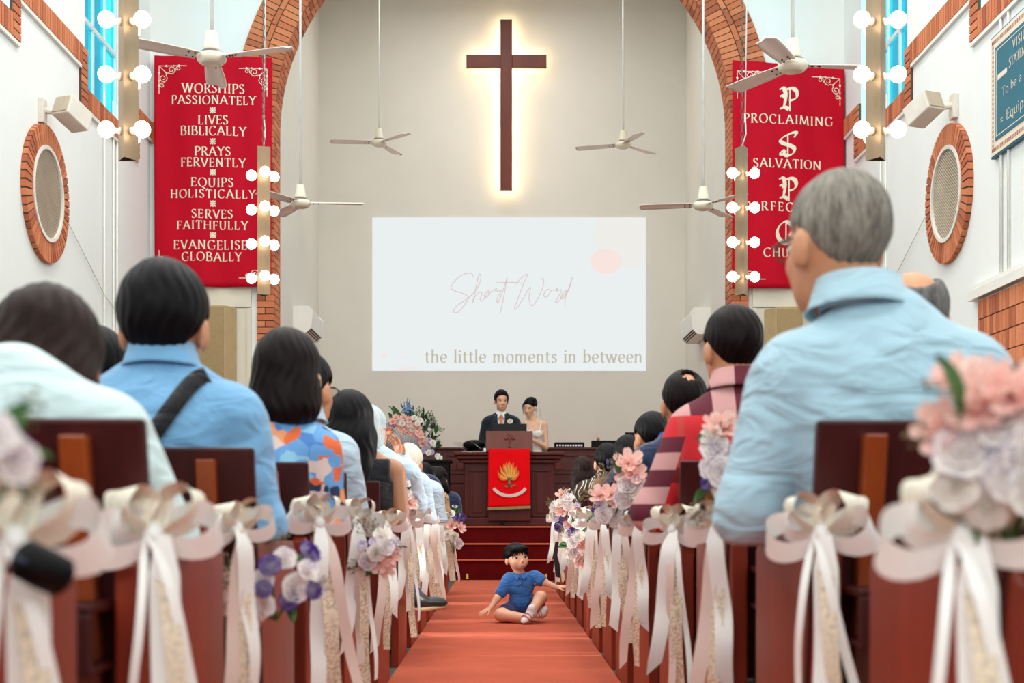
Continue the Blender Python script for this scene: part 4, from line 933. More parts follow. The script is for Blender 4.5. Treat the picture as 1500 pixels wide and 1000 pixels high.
# monitor on the lectern
m_blk = M('black_plastic_gloss', (9, 8, 11), .5, spec=.15); m_blk2 = M('black_matte', (16, 16, 18), .7, spec=.2)
root = thing('monitor', 'black flat monitor lying back on top of the lectern', 'monitor', tuple(at(746, 632, DP)))
a, z0 = xz(720, 632.5); c, z1 = xz(771.5, 620.5)
b = MB(); b.hexa([(a, DP - .12, z0), (c, DP - .12, z0), (c, DP - .06, z0), (a, DP - .06, z0), (a, DP - .02, z1), (c, DP - .02, z1), (c, DP + .02, z1), (a, DP + .02, z1)]); part(b, 'screen_case', m_blk, root, .006)
b = MB(); b.box((a + c) / 2 - .09, (a + c) / 2 + .09, DP - .1, DP + .12, z0 - .012, z0 + .006); part(b, 'stand_foot', m_blk2, root)
# cable at the pulpit foot
b = MB(); b.tube([at(727, 745, DC + .1), at(728, 755, DP - .06), at(733, 764, DP - .1), at(741, 769.5, DP - .15), at(752, 770.2, DP - .16)], .012, 8); tagit(part(b, 'power_cable', m_blk2), 'black cable curving from under the red pulpit cloth to the dais', 'cable')
# acrylic stand and black lamp on the left wing
t = NT('clear_acrylic'); trn = t.node('BsdfTransparent'); trn.inputs[0].default_value = (.86, .84, .82, 1); gls = t.node('BsdfGlossy'); gls.inputs['Roughness'].default_value = .05
mx = t.node('MixShader'); mx.inputs[0].default_value = .12; t.link(trn.outputs[0], mx.inputs[1]); t.link(gls.outputs[0], mx.inputs[2]); t.link(mx.outputs[0], t.out.inputs[0]); m_acr = t.m
ztop = ZT + .115
root = thing('acrylic_stand', 'slanted clear acrylic book stand on the left wing of the pulpit', 'stand', (at(688, 0, DP).x, DP + .2, ztop))
xA, zA = xz(664, 648); xB, zB = xz(690, 646); xC, zC = xz(711, 661); xD, zD = xz(683, 663)
b = MB(); b.hexa([(xA, DP + .1, zA), (xB, DP + .45, zA + .01), (xC, DP + .45, zC + .015), (xD, DP + .05, ztop + .012), (xA, DP + .1, zA + .012), (xB, DP + .45, zA + .022), (xC, DP + .45, zC + .027), (xD, DP + .05, ztop + .024)]); part(b, 'acrylic_sheet', m_acr, root)
b = MB(); b.tube([(xB, DP + .02, zB + .0), (xC - .005, DP - .02, ztop + .01)], .007, 6); b.box(xC - .02, xC + .012, DP - .03, DP + .02, ztop, ztop + .05); part(b, 'sheet_edge', m_acr, root)
b = MB(); b.box(xD - .05, xC, DP + .05, DP + .4, ztop, ztop + .012); part(b, 'foot', m_acr, root)
root = thing('black_lamp', 'small black hooded lamp beside the acrylic stand on the pulpit', 'lamp', (at(689, 0, DP).x, DP + .2, ztop))
x, z = xz(689, 652); b = MB(); b.ell((x + .04, DP + .25, z + .02), (.14, .1, .06), nu=20, nv=10); part(b, 'hood', m_blk, root)
b = MB(); b.lathe([(.05, 0), (.05, .02), (.03, .035), (.03, z - ztop)], (x, DP + .25, ztop), 14); part(b, 'base', m_blk2, root)

# ------------------------------------------------------------------ panelled rail behind the pulpit, things on it
m_rail = wood('rail_mahogany', (94, 44, 38), (72, 32, 28), .5, .05, 3)
DR = 19.1; ZR = at(0, 655, DR).z; xl, xr = -2.2, 2.5
root = thing('panelled_rail', 'dark panelled wooden choir rail behind the pulpit', 'rail', (0, DR, .6))
b = MB(); b.box(xl, xr, DR, DR + .08, .6, ZR - .03); part(b, 'board', m_rail, root)
b = MB(); b.box(xl - .02, xr + .02, DR - .035, DR + .11, ZR - .03, ZR); part(b, 'top_rail', m_rail, root, .008)
n = 10; pw = (xr - xl) / n
for i in range(n):
    for (za, zb2) in ((ZR - .36, ZR - .1), (.72, ZR - .46)):
        x0 = xl + i * pw + .07; x1 = xl + (i + 1) * pw - .07; b = MB()
        for (u0, u1, v0, v1) in ((x0, x1, zb2 - .02, zb2), (x0, x1, za, za + .02), (x0, x0 + .02, za, zb2), (x1 - .02, x1, za, zb2)): b.box(u0, u1, DR - .018, DR, v0, v1)
        b.box(x0 + .05, x1 - .05, DR - .01, DR, za + .05, zb2 - .05); part(b, 'rail_panel', m_rail, root, .004)
m_dot = M('white_dots', (236, 236, 240), .4)
root = thing('sound_console', 'slim black box with a row of white dots on the rail', 'console', tuple(at(834, 655, DR + .04)))
a = at(812, 655, DR); c = at(856, 647.5, DR); b = MB(); b.box(a.x, c.x, DR - .02, DR + .08, ZR, c.z); part(b, 'case', m_blk, root, .012)
for i in range(10): x = a.x + .04 + (c.x - a.x - .08) * i / 9; b = MB(); b.box(x - .012, x + .012, DR - .026, DR - .02, a.z + .014, a.z + .036); part(b, 'white_dot', m_dot, root)
a = at(866.5, 655, DR); c = at(913, 645, DR); b = MB(); b.box(a.x, c.x, DR - .02, DR + .09, ZR, c.z); tagit(part(b, 'keyboard', m_blk2, bevel=.008), 'long plain black box on the rail behind the hair clip', 'box')
c = at(876, 642.5, DR + .03); b = MB(); b.ell(c, .024, nu=14, nv=8); tagit(part(b, 'wooden_knob', M('orange_wood', (206, 148, 84), .5)), 'small tan round knob on top of the long black box', 'knob')
a = at(914, 655, DR); c = at(932, 632.5, DR); b = MB(); b.hexa([(a.x, DR, ZR), (c.x, DR, ZR), (c.x, DR + .03, ZR), (a.x, DR + .03, ZR), (a.x + .02, DR + .06, c.z), (c.x, DR + .06, c.z), (c.x, DR + .09, c.z), (a.x + .02, DR + .09, c.z)]); tagit(part(b, 'tablet', m_blk, bevel=.006), 'upright black tablet on the rail behind the long black hair', 'tablet')

# ------------------------------------------------------------------ black cabinet with the altar flowers
DK = 17.0; SK = DK / F; a = at(596, 0, DK); c = at(661, 673, DK)
root = thing('black_cabinet', 'glossy black cabinet left of the pulpit under the flower arrangement', 'cabinet', ((a.x + c.x) / 2, DK, .6))
b = MB(); b.box(a.x + .03, c.x - .03, DK, DK + .5, .62, c.z - .03); part(b, 'body', m_blk, root, .006)
b = MB(); b.box(a.x, c.x, DK - .04, DK + .53, c.z - .03, c.z); part(b, 'top', m_blk, root, .006)
for xx in (a.x + .06, c.x - .1):
    b = MB(); b.box(xx, xx + .04, DK - .015, DK, .62, c.z - .05); part(b, 'pilaster', m_blk, root, .003)
b = MB(); b.box(a.x, c.x, DK - .03, DK + .52, .6, .65); part(b, 'plinth', m_blk2, root)
zc = c.z
root = thing('flower_arrangement', 'large arrangement of pink, white and blue flowers on the black cabinet', 'flowers', (at(615, 0, DK).x, DK + .2, zc))
p0 = at(622, 673, DK); b = MB(); b.box(p0.x - .17, p0.x + .14, DK + .1, DK + .3, zc, zc + .075); part(b, 'pot', m_pot, root, .01)
r = random.Random(11)
def AP(px, py, d=0): return at(px, py, DK + .2 + d)
base = AP(615, 668)
outl = [(566, 632), (570, 610), (580, 606), (590, 603), (600, 598), (612, 604), (622, 612), (632, 618), (640, 640), (645, 655), (640, 668), (612, 668), (590, 660), (572, 650)]
def inside(x, y):
    c_ = False; j = len(outl) - 1
    for i in range(len(outl)):
        (xi, yi), (xj, yj) = outl[i], outl[j]
        if (yi > y) != (yj > y) and x < (xj - xi) * (y - yi) / (yj - yi) + xi: c_ = not c_
        j = i
    return c_
cnt = 0
while cnt < 96:
    x, y = r.uniform(560, 650), r.uniform(596, 672)
    if not inside(x, y): continue
    p = AP(x, y, r.uniform(-.06, .14)); put('leaf', m_leafd if r.random() < .6 else m_leaf, root, p, (p - base) + Vector((r.uniform(-.3, .3), r.uniform(-.4, .2), r.uniform(-.1, .3))), r.uniform(.07, .13), 'leaf', r.random() * 6, 'Y'); cnt += 1
pk = [(592, 612), (600, 615), (594, 628), (598, 624), (607, 624), (612, 627), (597, 634), (603, 632), (613, 634), (616, 637), (612, 645), (618, 643), (587, 628), (581, 622), (575, 618), (586, 634), (620, 650), (605, 640), (580, 612)]
for (x, y) in pk: put('lily', m_pink, root, AP(x, y, -.12 + r.uniform(-.04, .04)), (r.uniform(-.4, .4), -1, r.uniform(0, .6)), .05, 'pink_flower', r.random() * 6)
for (x, y) in [(604, 629), (606, 637), (600, 622), (589, 620), (612, 620), (620, 653), (641, 668), (644, 671), (628, 663), (607, 612), (634, 648), (583, 618), (615, 616)]: put('rose', m_whp, root, AP(x, y, -.12 + r.uniform(-.04, .04)), (r.uniform(-.4, .4), -1, r.uniform(0, .6)), .036, 'ivory_flower', r.random() * 6)
for (x, y) in [(620, 660), (632, 662), (629, 645), (571, 622), (627, 655)]: put('lis', m_lilac, root, AP(x, y, -.12), (r.uniform(-.4, .4), -1, r.uniform(0, .6)), .035, 'lilac_flower', r.random() * 6)
for (x0, y0, x1, y1) in ((594, 612, 592, 594), (600, 614, 600, 590), (605, 618, 604, 600), (574, 622, 574, 612), (596, 604, 597, 588)):
    b = MB(); b.tube([AP(x0, y0), AP(x1, y1 - 6)], .006, 4)
    part(b, 'stem', m_leaf, root)
    b = MB()
    for k in range(26):
        u = k / 25; p = AP(x0 + (x1 - x0) * u, y0 + (y1 - y0) * u); rr = .035 * (1 - .6 * u); q = p + Vector((r.uniform(-rr, rr), r.uniform(-rr, rr), 0)); b.ell(q, (.014 * (1 - .4 * u), .014, .011), nu=7, nv=5)
    part(b, 'blue_spike', m_blue, root)
for (x, y) in ((620, 610), (634, 623), (623, 625), (642, 648)):
    b = MB(); p = AP(x, y); b.tube([AP(612, 650), AP(x - 2, y + 12), p], .004, 4); 
    for k in range(10): a_ = k * .628; b.tube([p, p + Vector((math.cos(a_) * .04, -.01, math.sin(a_) * .04))], .004, 3)
    b.ell(p, .018, nu=8, nv=6); part(b, 'dark_thistle', M('thistle_dark', (52, 56, 76), .7) if 'thistle_dark' not in bpy.data.materials else bpy.data.materials['thistle_dark'], root)
for k in range(16):
    a_ = r.uniform(.1, 3.0); put('sprig', m_leaf, root, AP(612 + 18 * math.cos(a_), 640 - 18 * math.sin(a_)), (math.cos(a_), r.uniform(-.3, .2), math.sin(a_) + .1), r.uniform(.13, .2), 'foliage_sprig', r.random() * 6)
# small things near the camera
root = thing('glasses_case', 'dark rounded case lying on the nearest left pew end', 'case', tuple(at(62, 846, 1.35)))
b = MB(); p, q = at(26, 814, 1.34), at(98, 850, 1.37); b.tube([p.lerp(q, t_) for t_ in (-.06, 0, .1, .5, .9, 1, 1.05)], [.004, .014, .02, .021, .02, .014, .004], 12); part(b, 'case_body', m_blk, root)
b = MB(); d = Vector((0, -.0205, .002)); b.tube([p.lerp(q, t_) + d for t_ in (.05, .5, .95)], .002, 5); part(b, 'case_seam', M('navy_seam', (40, 60, 84), .5), root)
b = MB(); b.obox((-.62, 3.2, .445), (.13, .18, .018), (0, 0, .2)); tagit(part(b, 'booklet', M('paper_white', (232, 226, 214), .7), bevel=.003), 'white booklet on the seat of the third left pew', 'booklet')

m_ytag = M('yellow_tag', (228, 196, 60), .5)
for (px, lab) in ((684.5, 'left'), (800, 'right')):
    v = at(px, 843, 15.88); b = MB(); b.box(v.x - .012, v.x + .012, 15.872, 15.898, v.z - .035, v.z + .02); tagit(part(b, 'yellow_tag', m_ytag), 'tiny yellow tag on the %s end of the lowest step riser' % lab, 'tag')
b = MB(); p0 = at(816, 800, 9.2); b.strip([p0 + Vector((0, 0, .03)), p0 + Vector((-.012, -.01, -.06)), p0 + Vector((0, -.015, -.12)), p0 + Vector((.006, -.01, -.20))], [Vector((.012, .006, 0)), Vector((.014, .0, 0)), Vector((.018, .004, 0)), Vector((.016, .0, -.004))])
tagit(part(b, 'dark_ribbon', M('navy_ribbon', (30, 32, 44), .5)), 'short black ribbon hanging among the pale bows far down the right pew ends', 'ribbon')
# ------------------------------------------------------------------ people
def skin(name, col): return M(name, col, .5, .05, 14, sss=.12)
m_sk = skin('skin_tan', (214, 150, 112)); m_skl = skin('skin_light', (236, 188, 158)); m_skd = skin('skin_brown', (186, 130, 98)); m_skg = skin('skin_warm', (232, 174, 140)); m_skb = skin('skin_child', (238, 184, 152))
def hair_mat(name, dark, light, rough=.45, lo=.35, hi=.75, spec=.12):
    t = NT(name); tc = t.node('TexCoord'); sp = t.node('SeparateXYZ'); t.link(tc.outputs['Object'], sp.inputs[0])
    at2 = t.node('Math', operation='ARCTAN2'); t.link(sp.outputs[0], at2.inputs[0]); t.link(sp.outputs[1], at2.inputs[1])
    cb = t.node('CombineXYZ'); t.link(at2.outputs[0], cb.inputs[0]); mz = t.node('Math', operation='MULTIPLY', i_1=1.6); t.link(sp.outputs[2], mz.inputs[0]); t.link(mz.outputs[0], cb.inputs[2])
    n = t.noise(cb.outputs[0], 22, 5, .65, .3); n2 = t.noise(cb.outputs[0], 5, 2)
    mx = t.node('MixRGB'); mx.inputs[0].default_value = .35; t.link(n, mx.inputs[1]); t.link(n2, mx.inputs[2])
    t.link(t.ramp(mx.outputs[0], [(lo, lin(dark)), (hi, lin(light))]), t.b.inputs['Base Color']); t.set(Roughness=rough); t.b.inputs['Specular IOR Level'].default_value = spec; t.bump(n, .3, .005); return t.m
h_black = hair_mat('hair_black', (7, 6, 9), (22, 18, 21)); h_brown = hair_mat('hair_dark_brown', (16, 8, 7), (56, 32, 26)); h_brunette = hair_mat('hair_brown_black', (12, 7, 8), (34, 22, 21)); h_grey = hair_mat('hair_grey', (78, 74, 68), (186, 178, 164), .6)
h_salt = hair_mat('hair_salt_pepper', (70, 66, 66), (150, 146, 144), .55); h_white = hair_mat('hair_white', (206, 198, 180), (244, 238, 224), .6); h_silver = hair_mat('hair_silver', (150, 164, 170), (214, 222, 224), .5)
def fabric(name, col, rough=.85, var=.03, b_=.12):
    m = M(name, col, rough, var, 5, bump=b_, bscale=260, sheen=.3, spec=.2); t = m.node_tree
    bp = [n for n in t.nodes if n.type == 'BUMP'][0]; tc = t.nodes.new('ShaderNodeTexCoord'); mp = t.nodes.new('ShaderNodeMapping'); mp.inputs['Rotation'].default_value = (.3, .6, .2); mp.inputs['Scale'].default_value = (1, 1, 2.2)
    n = t.nodes.new('ShaderNodeTexNoise'); n.inputs['Scale'].default_value = 7; n.inputs['Detail'].default_value = 2; n.inputs['Distortion'].default_value = 1.2
    b2 = t.nodes.new('ShaderNodeBump'); b2.inputs['Strength'].default_value = .6; b2.inputs['Distance'].default_value = .035
    t.links.new(tc.outputs['Object'], mp.inputs[0]); t.links.new(mp.outputs[0], n.inputs['Vector']); t.links.new(n.outputs['Fac'], b2.inputs['Height']); t.links.new(b2.outputs[0], bp.inputs['Normal']); return m
f_white = fabric('shirt_white', (206, 226, 226)); f_denim = fabric('shirt_denim_blue', (126, 180, 222), .85, .06, .2); f_lblue = fabric('shirt_pale_blue', (172, 205, 220)); f_ice = fabric('shirt_ice_blue', (188, 210, 226)); f_navy = fabric('cloth_navy', (40, 52, 84)); f_dk = fabric('trousers_dark', (26, 26, 32)); f_jean = fabric('jeans_navy', (40, 54, 92), .85, .12, .3); f_black = fabric('strap_black', (30, 30, 34)); f_suit = fabric('suit_navy', (24, 32, 46)); f_brown = fabric('cloth_brown', (112, 82, 56))
f_polo = fabric('polo_blue', (56, 112, 184), .9, .05, .3); f_shorts = fabric('shorts_navy', (38, 44, 92)); f_dress = fabric('dress_ivory', (244, 242, 238), .5)
def pattern(name, fn):
    t = NT(name); t.set(Roughness=.8); t.link(fn(t), t.b.inputs['Base Color']); return t.m
def p_geo(t):
    v = t.coord('Object', (1, 1, 1)); n = t.node('TexNoise'); n.inputs['Scale'].default_value = 4; t.link(v, n.inputs['Vector']); ad = t.node('VectorMath', operation='MULTIPLY_ADD'); ad.inputs[1].default_value = (.12,) * 3; t.link(n.outputs['Color'], ad.inputs[0]); t.link(v, ad.inputs[2])
    vo = t.node('TexVoronoi', distance='MANHATTAN'); vo.inputs['Scale'].default_value = 27; t.link(ad.outputs[0], vo.inputs['Vector']); sp = t.node('SeparateColor'); t.link(vo.outputs['Color'], sp.inputs[0])
    return t.ramp(sp.outputs[0], [(0, lin((110, 168, 226))), (.24, lin((236, 112, 60))), (.36, lin((40, 56, 86))), (.48, lin((232, 206, 200))), (.62, lin((86, 136, 208))), (.8, lin((150, 206, 236))), (.92, lin((240, 160, 110)))], 'CONSTANT')
def p_plaid(t):
    tc = t.node('TexCoord'); sp = t.node('SeparateXYZ'); t.link(tc.outputs['Object'], sp.inputs[0]); x, z = sp.outputs[0], sp.outputs[2]
    def ma(op, a, b=None, c=None):
        n = t.node('Math', operation=op)
        for k, v in enumerate((a, b, c)):
            if v is None: continue
            if isinstance(v, (int, float)): n.inputs[k].default_value = v
            else: t.link(v, n.inputs[k])
        return n.outputs[0]
    mar, pink, red = lin((96, 20, 40)), lin((204, 150, 148)), (.66, .015, .025, 1)
    bars = t.ramp(ma('FRACT', ma('MULTIPLY_ADD', z, 9.5, .1)), [(0, mar), (.5, pink)], 'CONSTANT')
    chk = t.ramp(ma('FRACT', ma('MULTIPLY_ADD', x, 7.5, .3)), [(0, mar), (.5, pink)], 'CONSTANT')
    body = t.ramp(ma('FRACT', ma('MULTIPLY_ADD', x, 7.5, .3)), [(0, red), (.7, lin((196, 60, 56))), (.85, red)], 'CONSTANT')
    low = t.ramp(ma('FRACT', ma('MULTIPLY_ADD', z, 4.6, .9)), [(0, (1, 1, 1, 1)), (.78, (.3, .22, .3, 1))], 'CONSTANT')
    def mix(f, a, b, bt='MIX'):
        m = t.node('MixRGB', blend_type=bt); t.link(a, m.inputs[1]); t.link(b, m.inputs[2])
        if isinstance(f, (int, float)): m.inputs[0].default_value = f
        else: t.link(f, m.inputs[0])
        return m.outputs[0]
    base = mix(ma('GREATER_THAN', z, 1.05), mix(1.0, body, low, 'MULTIPLY'), chk)
    slv = ma('MULTIPLY', ma('GREATER_THAN', ma('SUBTRACT', ma('ABSOLUTE', x), ma('MULTIPLY_ADD', z, -.30, .485)), 0), ma('LESS_THAN', z, .985))
    return mix(slv, base, bars)
def p_swirl(t):
    v = t.coord('Object'); wv = t.node('TexWave'); wv.inputs['Scale'].default_value = 7; wv.inputs['Distortion'].default_value = 9; wv.inputs['Detail'].default_value = 1; t.link(v, wv.inputs['Vector'])
    return t.ramp(wv.outputs['Fac'], [(0, lin((40, 32, 28))), (.4, lin((150, 126, 88))), (.62, lin((232, 222, 204))), (.8, lin((60, 48, 38)))], 'CONSTANT')
def p_leo(t):
    v = t.coord('Object'); vo = t.node('TexVoronoi'); vo.inputs['Scale'].default_value = 40; t.link(v, vo.inputs['Vector']); return t.ramp(vo.outputs['Distance'], [(0, lin((92, 62, 40))), (.3, lin((196, 160, 116)))], 'CONSTANT')
def p_flor(t):
    v = t.coord('Object'); vo = t.node('TexVoronoi'); vo.inputs['Scale'].default_value = 30; t.link(v, vo.inputs['Vector']); return t.ramp(vo.outputs['Distance'], [(0, lin((232, 226, 220))), (.25, lin((206, 120, 120))), (.38, lin((40, 60, 110)))], 'CONSTANT')
f_geo = pattern('blouse_geometric', p_geo); f_plaid = pattern('shirt_plaid_red', p_plaid); f_swirl = pattern('blouse_swirl', p_swirl); f_leo = pattern('blouse_leopard', p_leo); f_flor = pattern('dress_floral', p_flor)
m_eyew = M('eye_white', (236, 232, 226), .2); m_iris = M('iris_dark', (34, 22, 18), .15); m_brow = M('eyebrow_dark', (40, 28, 24), .8); m_lip = M('lips', (196, 96, 88), .4); m_mouth = M('mouth_dark', (96, 34, 34), .6)
m_steel = M('glasses_wire', (70, 66, 64), .35, metal=.6); m_lens = m_acr; m_orange = M('orange_frame', (240, 90, 40), .4)

def hmat(pos, yaw=0, pitch=0, roll=0, s=1.0):
    return Matrix.Translation(Vector(pos)) @ Euler((pitch, roll, yaw), 'XYZ').to_matrix().to_4x4() @ Matrix.Scale(s, 4)
def xf(prims, Mx):
    R = Mx.to_3x3(); s = R.col[0].length; Rn = R * (1 / s); out = []
    for q in prims:
        if q[0] == 'rc': out.append(('rc', np.array(Mx @ Vector(q[1])), np.array(Mx @ Vector(q[2])), q[3] * s, q[4] * s, None if q[5] is None else q[5] * s))
        else:
            R0 = np.array(Rn) if q[3] is None else np.array(Rn) @ q[3]
            out.append(('el', np.array(Mx @ Vector(q[1])), q[2] * s, R0, None if q[4] is None else q[4] * s))
    return out
HEAD = [el((0, -.015, .03), (.076, .096, .093)), el((0, .02, -.035), (.062, .068, .083)), el((0, .03, -.076), (.048, .054, .042)), el((0, .066, -.098), (.022, .018, .017), k=.02),
        rc((-.034, .074, .026), (.034, .074, .026), .011, .011, .02), el((-.036, .058, -.03), (.022, .02, .022), k=.02), el((.036, .058, -.03), (.022, .02, .022), k=.02),
        rc((0, .084, .004), (0, .104, -.034), .008, .012, .008), el((-.012, .094, -.037), (.009, .01, .008), k=.006), el((.012, .094, -.037), (.009, .01, .008), k=.006),
        el((0, .084, -.066), (.02, .01, .012), k=.01),
        el((-.081, -.010, -.012), (.012, .025, .036), k=.008), el((.081, -.010, -.012), (.012, .025, .036), k=.008)]
KHEAD = [el((0, -.012, .022), (.082, .092, .078)), el((0, .02, -.024), (.068, .064, .06)), el((0, .03, -.05), (.048, .048, .03)), el((-.038, .048, -.030), (.026, .024, .024), k=.02), el((.038, .048, -.030), (.026, .024, .024), k=.02), el((0, .062, -.066), (.018, .016, .013), k=.02),
         rc((0, .078, -.008), (0, .088, -.026), .006, .009, .008), el((0, .070, -.05), (.022, .012, .014), k=.02), el((-.082, -.006, -.016), (.010, .022, .028), k=.008), el((.082, -.006, -.016), (.010, .022, .028), k=.008)]
def hand(w, d, n, side, s=1.0, curl=.3, spread=.5):
    """wrist, pointing direction, back-of-hand normal, thumb side (+1/-1 along d x n)"""
    w = Vector(w); d = Vector(d).normalized(); n = (Vector(n) - d * Vector(n).dot(d)).normalized(); t_ = d.cross(n) * side; P = []
    k = .012 * s
    for (u, L) in ((.026, .085), (.009, .09), (-.009, .087), (-.025, .08)): P.append(rc(w, w + d * .8 * L * s + t_ * u * s, .017 * s, .0125 * s, k))
    for i, (u, L) in enumerate(((.029, .066), (.010, .075), (-.010, .07), (-.028, .055))):
        b0 = w + d * .082 * s + t_ * u * s; dd = (d + t_ * u * spread * 8 - n * curl * .4).normalized(); p1 = b0 + dd * L * .5 * s; p2 = p1 + (dd - n * curl).normalized() * L * .5 * s
        P += [rc(b0, p1, .0088 * s, .0078 * s, .005 * s), rc(p1, p2, .0078 * s, .0066 * s, .004 * s)]
    b0 = w + d * .025 * s + t_ * .024 * s; p1 = b0 + (d * .6 + t_ * .8 - n * .2).normalized() * .042 * s; p2 = p1 + (d * .85 + t_ * .45 - n * .2).normalized() * .034 * s
    P += [rc(b0, p1, .013 * s, .0098 * s, .01 * s), rc(p1, p2, .0098 * s, .0075 * s, .005 * s)]
    return P
def hair_part(kind, Mx, mat, parent, vox=.006, t=.012):
    sh = el((0, -.018, .036), (.076 + t, .098 + t, .094 + t * .9)); s = Mx.to_3x3().col[0].length
    Y = lambda P: P[..., 1]; Zz = lambda P: P[..., 2]
    def plane(P, y0, z0, y1, z1):      # >0 below the hairline running from front (y0,z0) to nape (y1,z1)
        m = (z1 - z0) / (y1 - y0); return ((z0 + m * (Y(P) - y0)) - Zz(P)) / math.sqrt(1 + m * m)
    face = [el((0, .10, -.05), (.066, .085, .125))]
    ruff = lambda P: .0012 * np.sin(np.arctan2(P[..., 0], P[..., 1]) * 26 + 3 * np.sin(P[..., 2] * 40)) + .0006 * np.sin(P[..., 2] * 90 + P[..., 0] * 60)
    if kind in ('short', 'bald', 'thin', 'bun', 'updo', 'kid', 'groom'):
        pr = [sh]
        if kind == 'bun': pr.append(el((0, -.112, .03), (.045, .035, .042), k=.015))
        if kind == 'updo': pr += [el((0, -.085, .05), (.07, .06, .06), k=.02), el((.02, -.10, .01), (.05, .045, .05), k=.02), el((-.03, -.02, .115), (.05, .05, .02), k=.02)]
        if kind == 'kid': pr = [el((0, -.014, .026), (.083 + t, .093 + t, .080 + t)), rc((-.05, .064, .062), (.05, .064, .060), .018, .018)]
        def mod(P, d):
            if kind == 'kid': c = np.minimum(plane(P, .10, .052 , -.10, -.07) + .004 * np.sin(P[..., 0] * 170) * (P[..., 1] > .04), 9)
            elif kind == 'groom': c = np.minimum(plane(P, .092, .098, -.10, -.075), np.maximum(np.abs(Y(P) - .012) - .02, -.03 - Zz(P)))
            else: c = plane(P, .092, .078, -.10, -.090) + .5 * np.maximum(np.abs(P[..., 0]) - .035, 0) * (Y(P) < .02)
            d = smax(d + ruff(P), c, .012)
            d = smax(d, -sdf_eval(P, [el((0, .09, -.035 if kind != 'kid' else -.03), (.07, .045, .085 if kind != 'kid' else .062))], .01), .008)
            if kind == 'thin': d = smax(d, -sdf_eval(P, [el((.01, -.075, .108), (.026, .036, .036))], .02) + .006 * np.sin(P[..., 0] * 330) + .004 * np.sin(P[..., 1] * 260), .012)
            if kind == 'bald': d = smax(d, -sdf_eval(P, [el((0, -.04, .115), (.055, .085, .075))], .02), .02)
            return d
    elif kind == 'bob':
        pr = [sh, el((0, -.03, -.045), (.098, .098, .105)), el((0, -.045, -.085), (.092, .078, .06))]
        def mod(P, d):
            d = d + ruff(P); d = smax(d, -.128 + .1 * Y(P) * 0 - Zz(P), .012); d = smax(d, -sdf_eval(P, face, .01), .012); return d
    else:
        Ln = {'long': -.33, 'wavy': -.26, 'mid': -.2}[kind]
        pr = [sh, el((0, -.03, -.04), (.095, .095, .10)), rc((-.035, -.06, -.05), (-.045, -.085, Ln + .03), .075, .055), rc((.035, -.06, -.05), (.045, -.085, Ln + .03), .075, .055), rc((0, -.06, -.05), (0, -.10, Ln), .08, .05)]
        def mod(P, d):
            a = .006 if kind == 'wavy' else .003
            d = d + ruff(P) + (a * np.sin(P[..., 2] * 55 + 4 * P[..., 0] * 20) if kind == 'wavy' else 0); d = smax(d, -sdf_eval(P, face, .01), .012)
            d = smax(d, Y(P) - .06 - np.maximum(Zz(P), -.02) * 1.2, .02); return d
    mb = surf(pr, vox, .025, mod); o = part(mb, 'hair', mat, parent); setm(o, Mx); return o
def face_parts(Mx, parent, kid=False, lids=0.0, mouth=0.0, brow=None):
    k = 1.0; yy, ez, ex = (.071, -.001, .034) if kid else (.078, .004, .032)
    for sg in (-1, 1):
        b = MB(); b.ell((sg * ex, yy - .004 - (.006 if lids > .6 else 0), ez), (.0165 if kid else .0150, .012, .0105 * (1 - lids * .8)), nu=14, nv=8); e = part(b, 'eye', m_eyew, parent); setm(e, Mx)
        b = MB(); b.ell((sg * ex + (.003 if kid else 0), yy + (.0045 if kid else .0055) - (.008 if lids > .6 else 0), ez - lids * .003), (.0088 if kid else .0080, .005, .0088 * (1 - lids * .8) if kid else .0078 * (1 - lids * .8)), nu=12, nv=8); part(b, 'iris', m_iris, e)
        b = MB(); P = [(sg * (ex - .014), yy + .002, ez + .020), (sg * ex, yy + .005, ez + .025), (sg * (ex + .017), yy - .006, ez + .020)]; b.tube(cat(P, 4), [.003 + .0022 * math.sin(PI * i / 8) for i in range(9)], 6); o = part(b, 'eyebrow', brow or m_brow, parent); setm(o, Mx)
        b = MB(); P = [(sg * (ex - .014), yy + .005, ez + .004), (sg * ex, yy + .0085, ez + .0095 * (1 - lids * 1.6)), (sg * (ex + .016), yy + .001, ez + .004)]; b.tube(cat(P, 4), .0016, 5); part(b, 'eyelid', m_brow, e)
    mz, my = (-.046, .0832) if kid else (-.066, .0885)
    b = MB(); w_ = .018 if kid else .022
    cy_ = .0035 if kid else .0045
    b.tube(cat([(-w_, my - cy_, mz), (-w_ * .4, my + .002, mz + .005), (0, my + .002, mz + .003), (w_ * .4, my + .002, mz + .005), (w_, my - cy_, mz)], 4), [.0012 + .0032 * math.sin(PI * i / 16) for i in range(17)], 6)
    b.tube(cat([(-w_, my - cy_, mz), (-w_ * .5, my, mz - .005 - mouth * .8), (0, my + .001, mz - .007 - mouth), (w_ * .5, my, mz - .005 - mouth * .8), (w_, my - cy_, mz)], 4), [.0012 + .004 * math.sin(PI * i / 16) for i in range(17)], 6)
    o = part(b, 'lips', m_lip, parent); setm(o, Mx)
    if mouth: b = MB(); b.ell((0, my - .003, mz - mouth * .5), (w_ * .75, .005, .005 + mouth * .5), nu=12, nv=6); part(b, 'open_mouth', m_mouth, o)

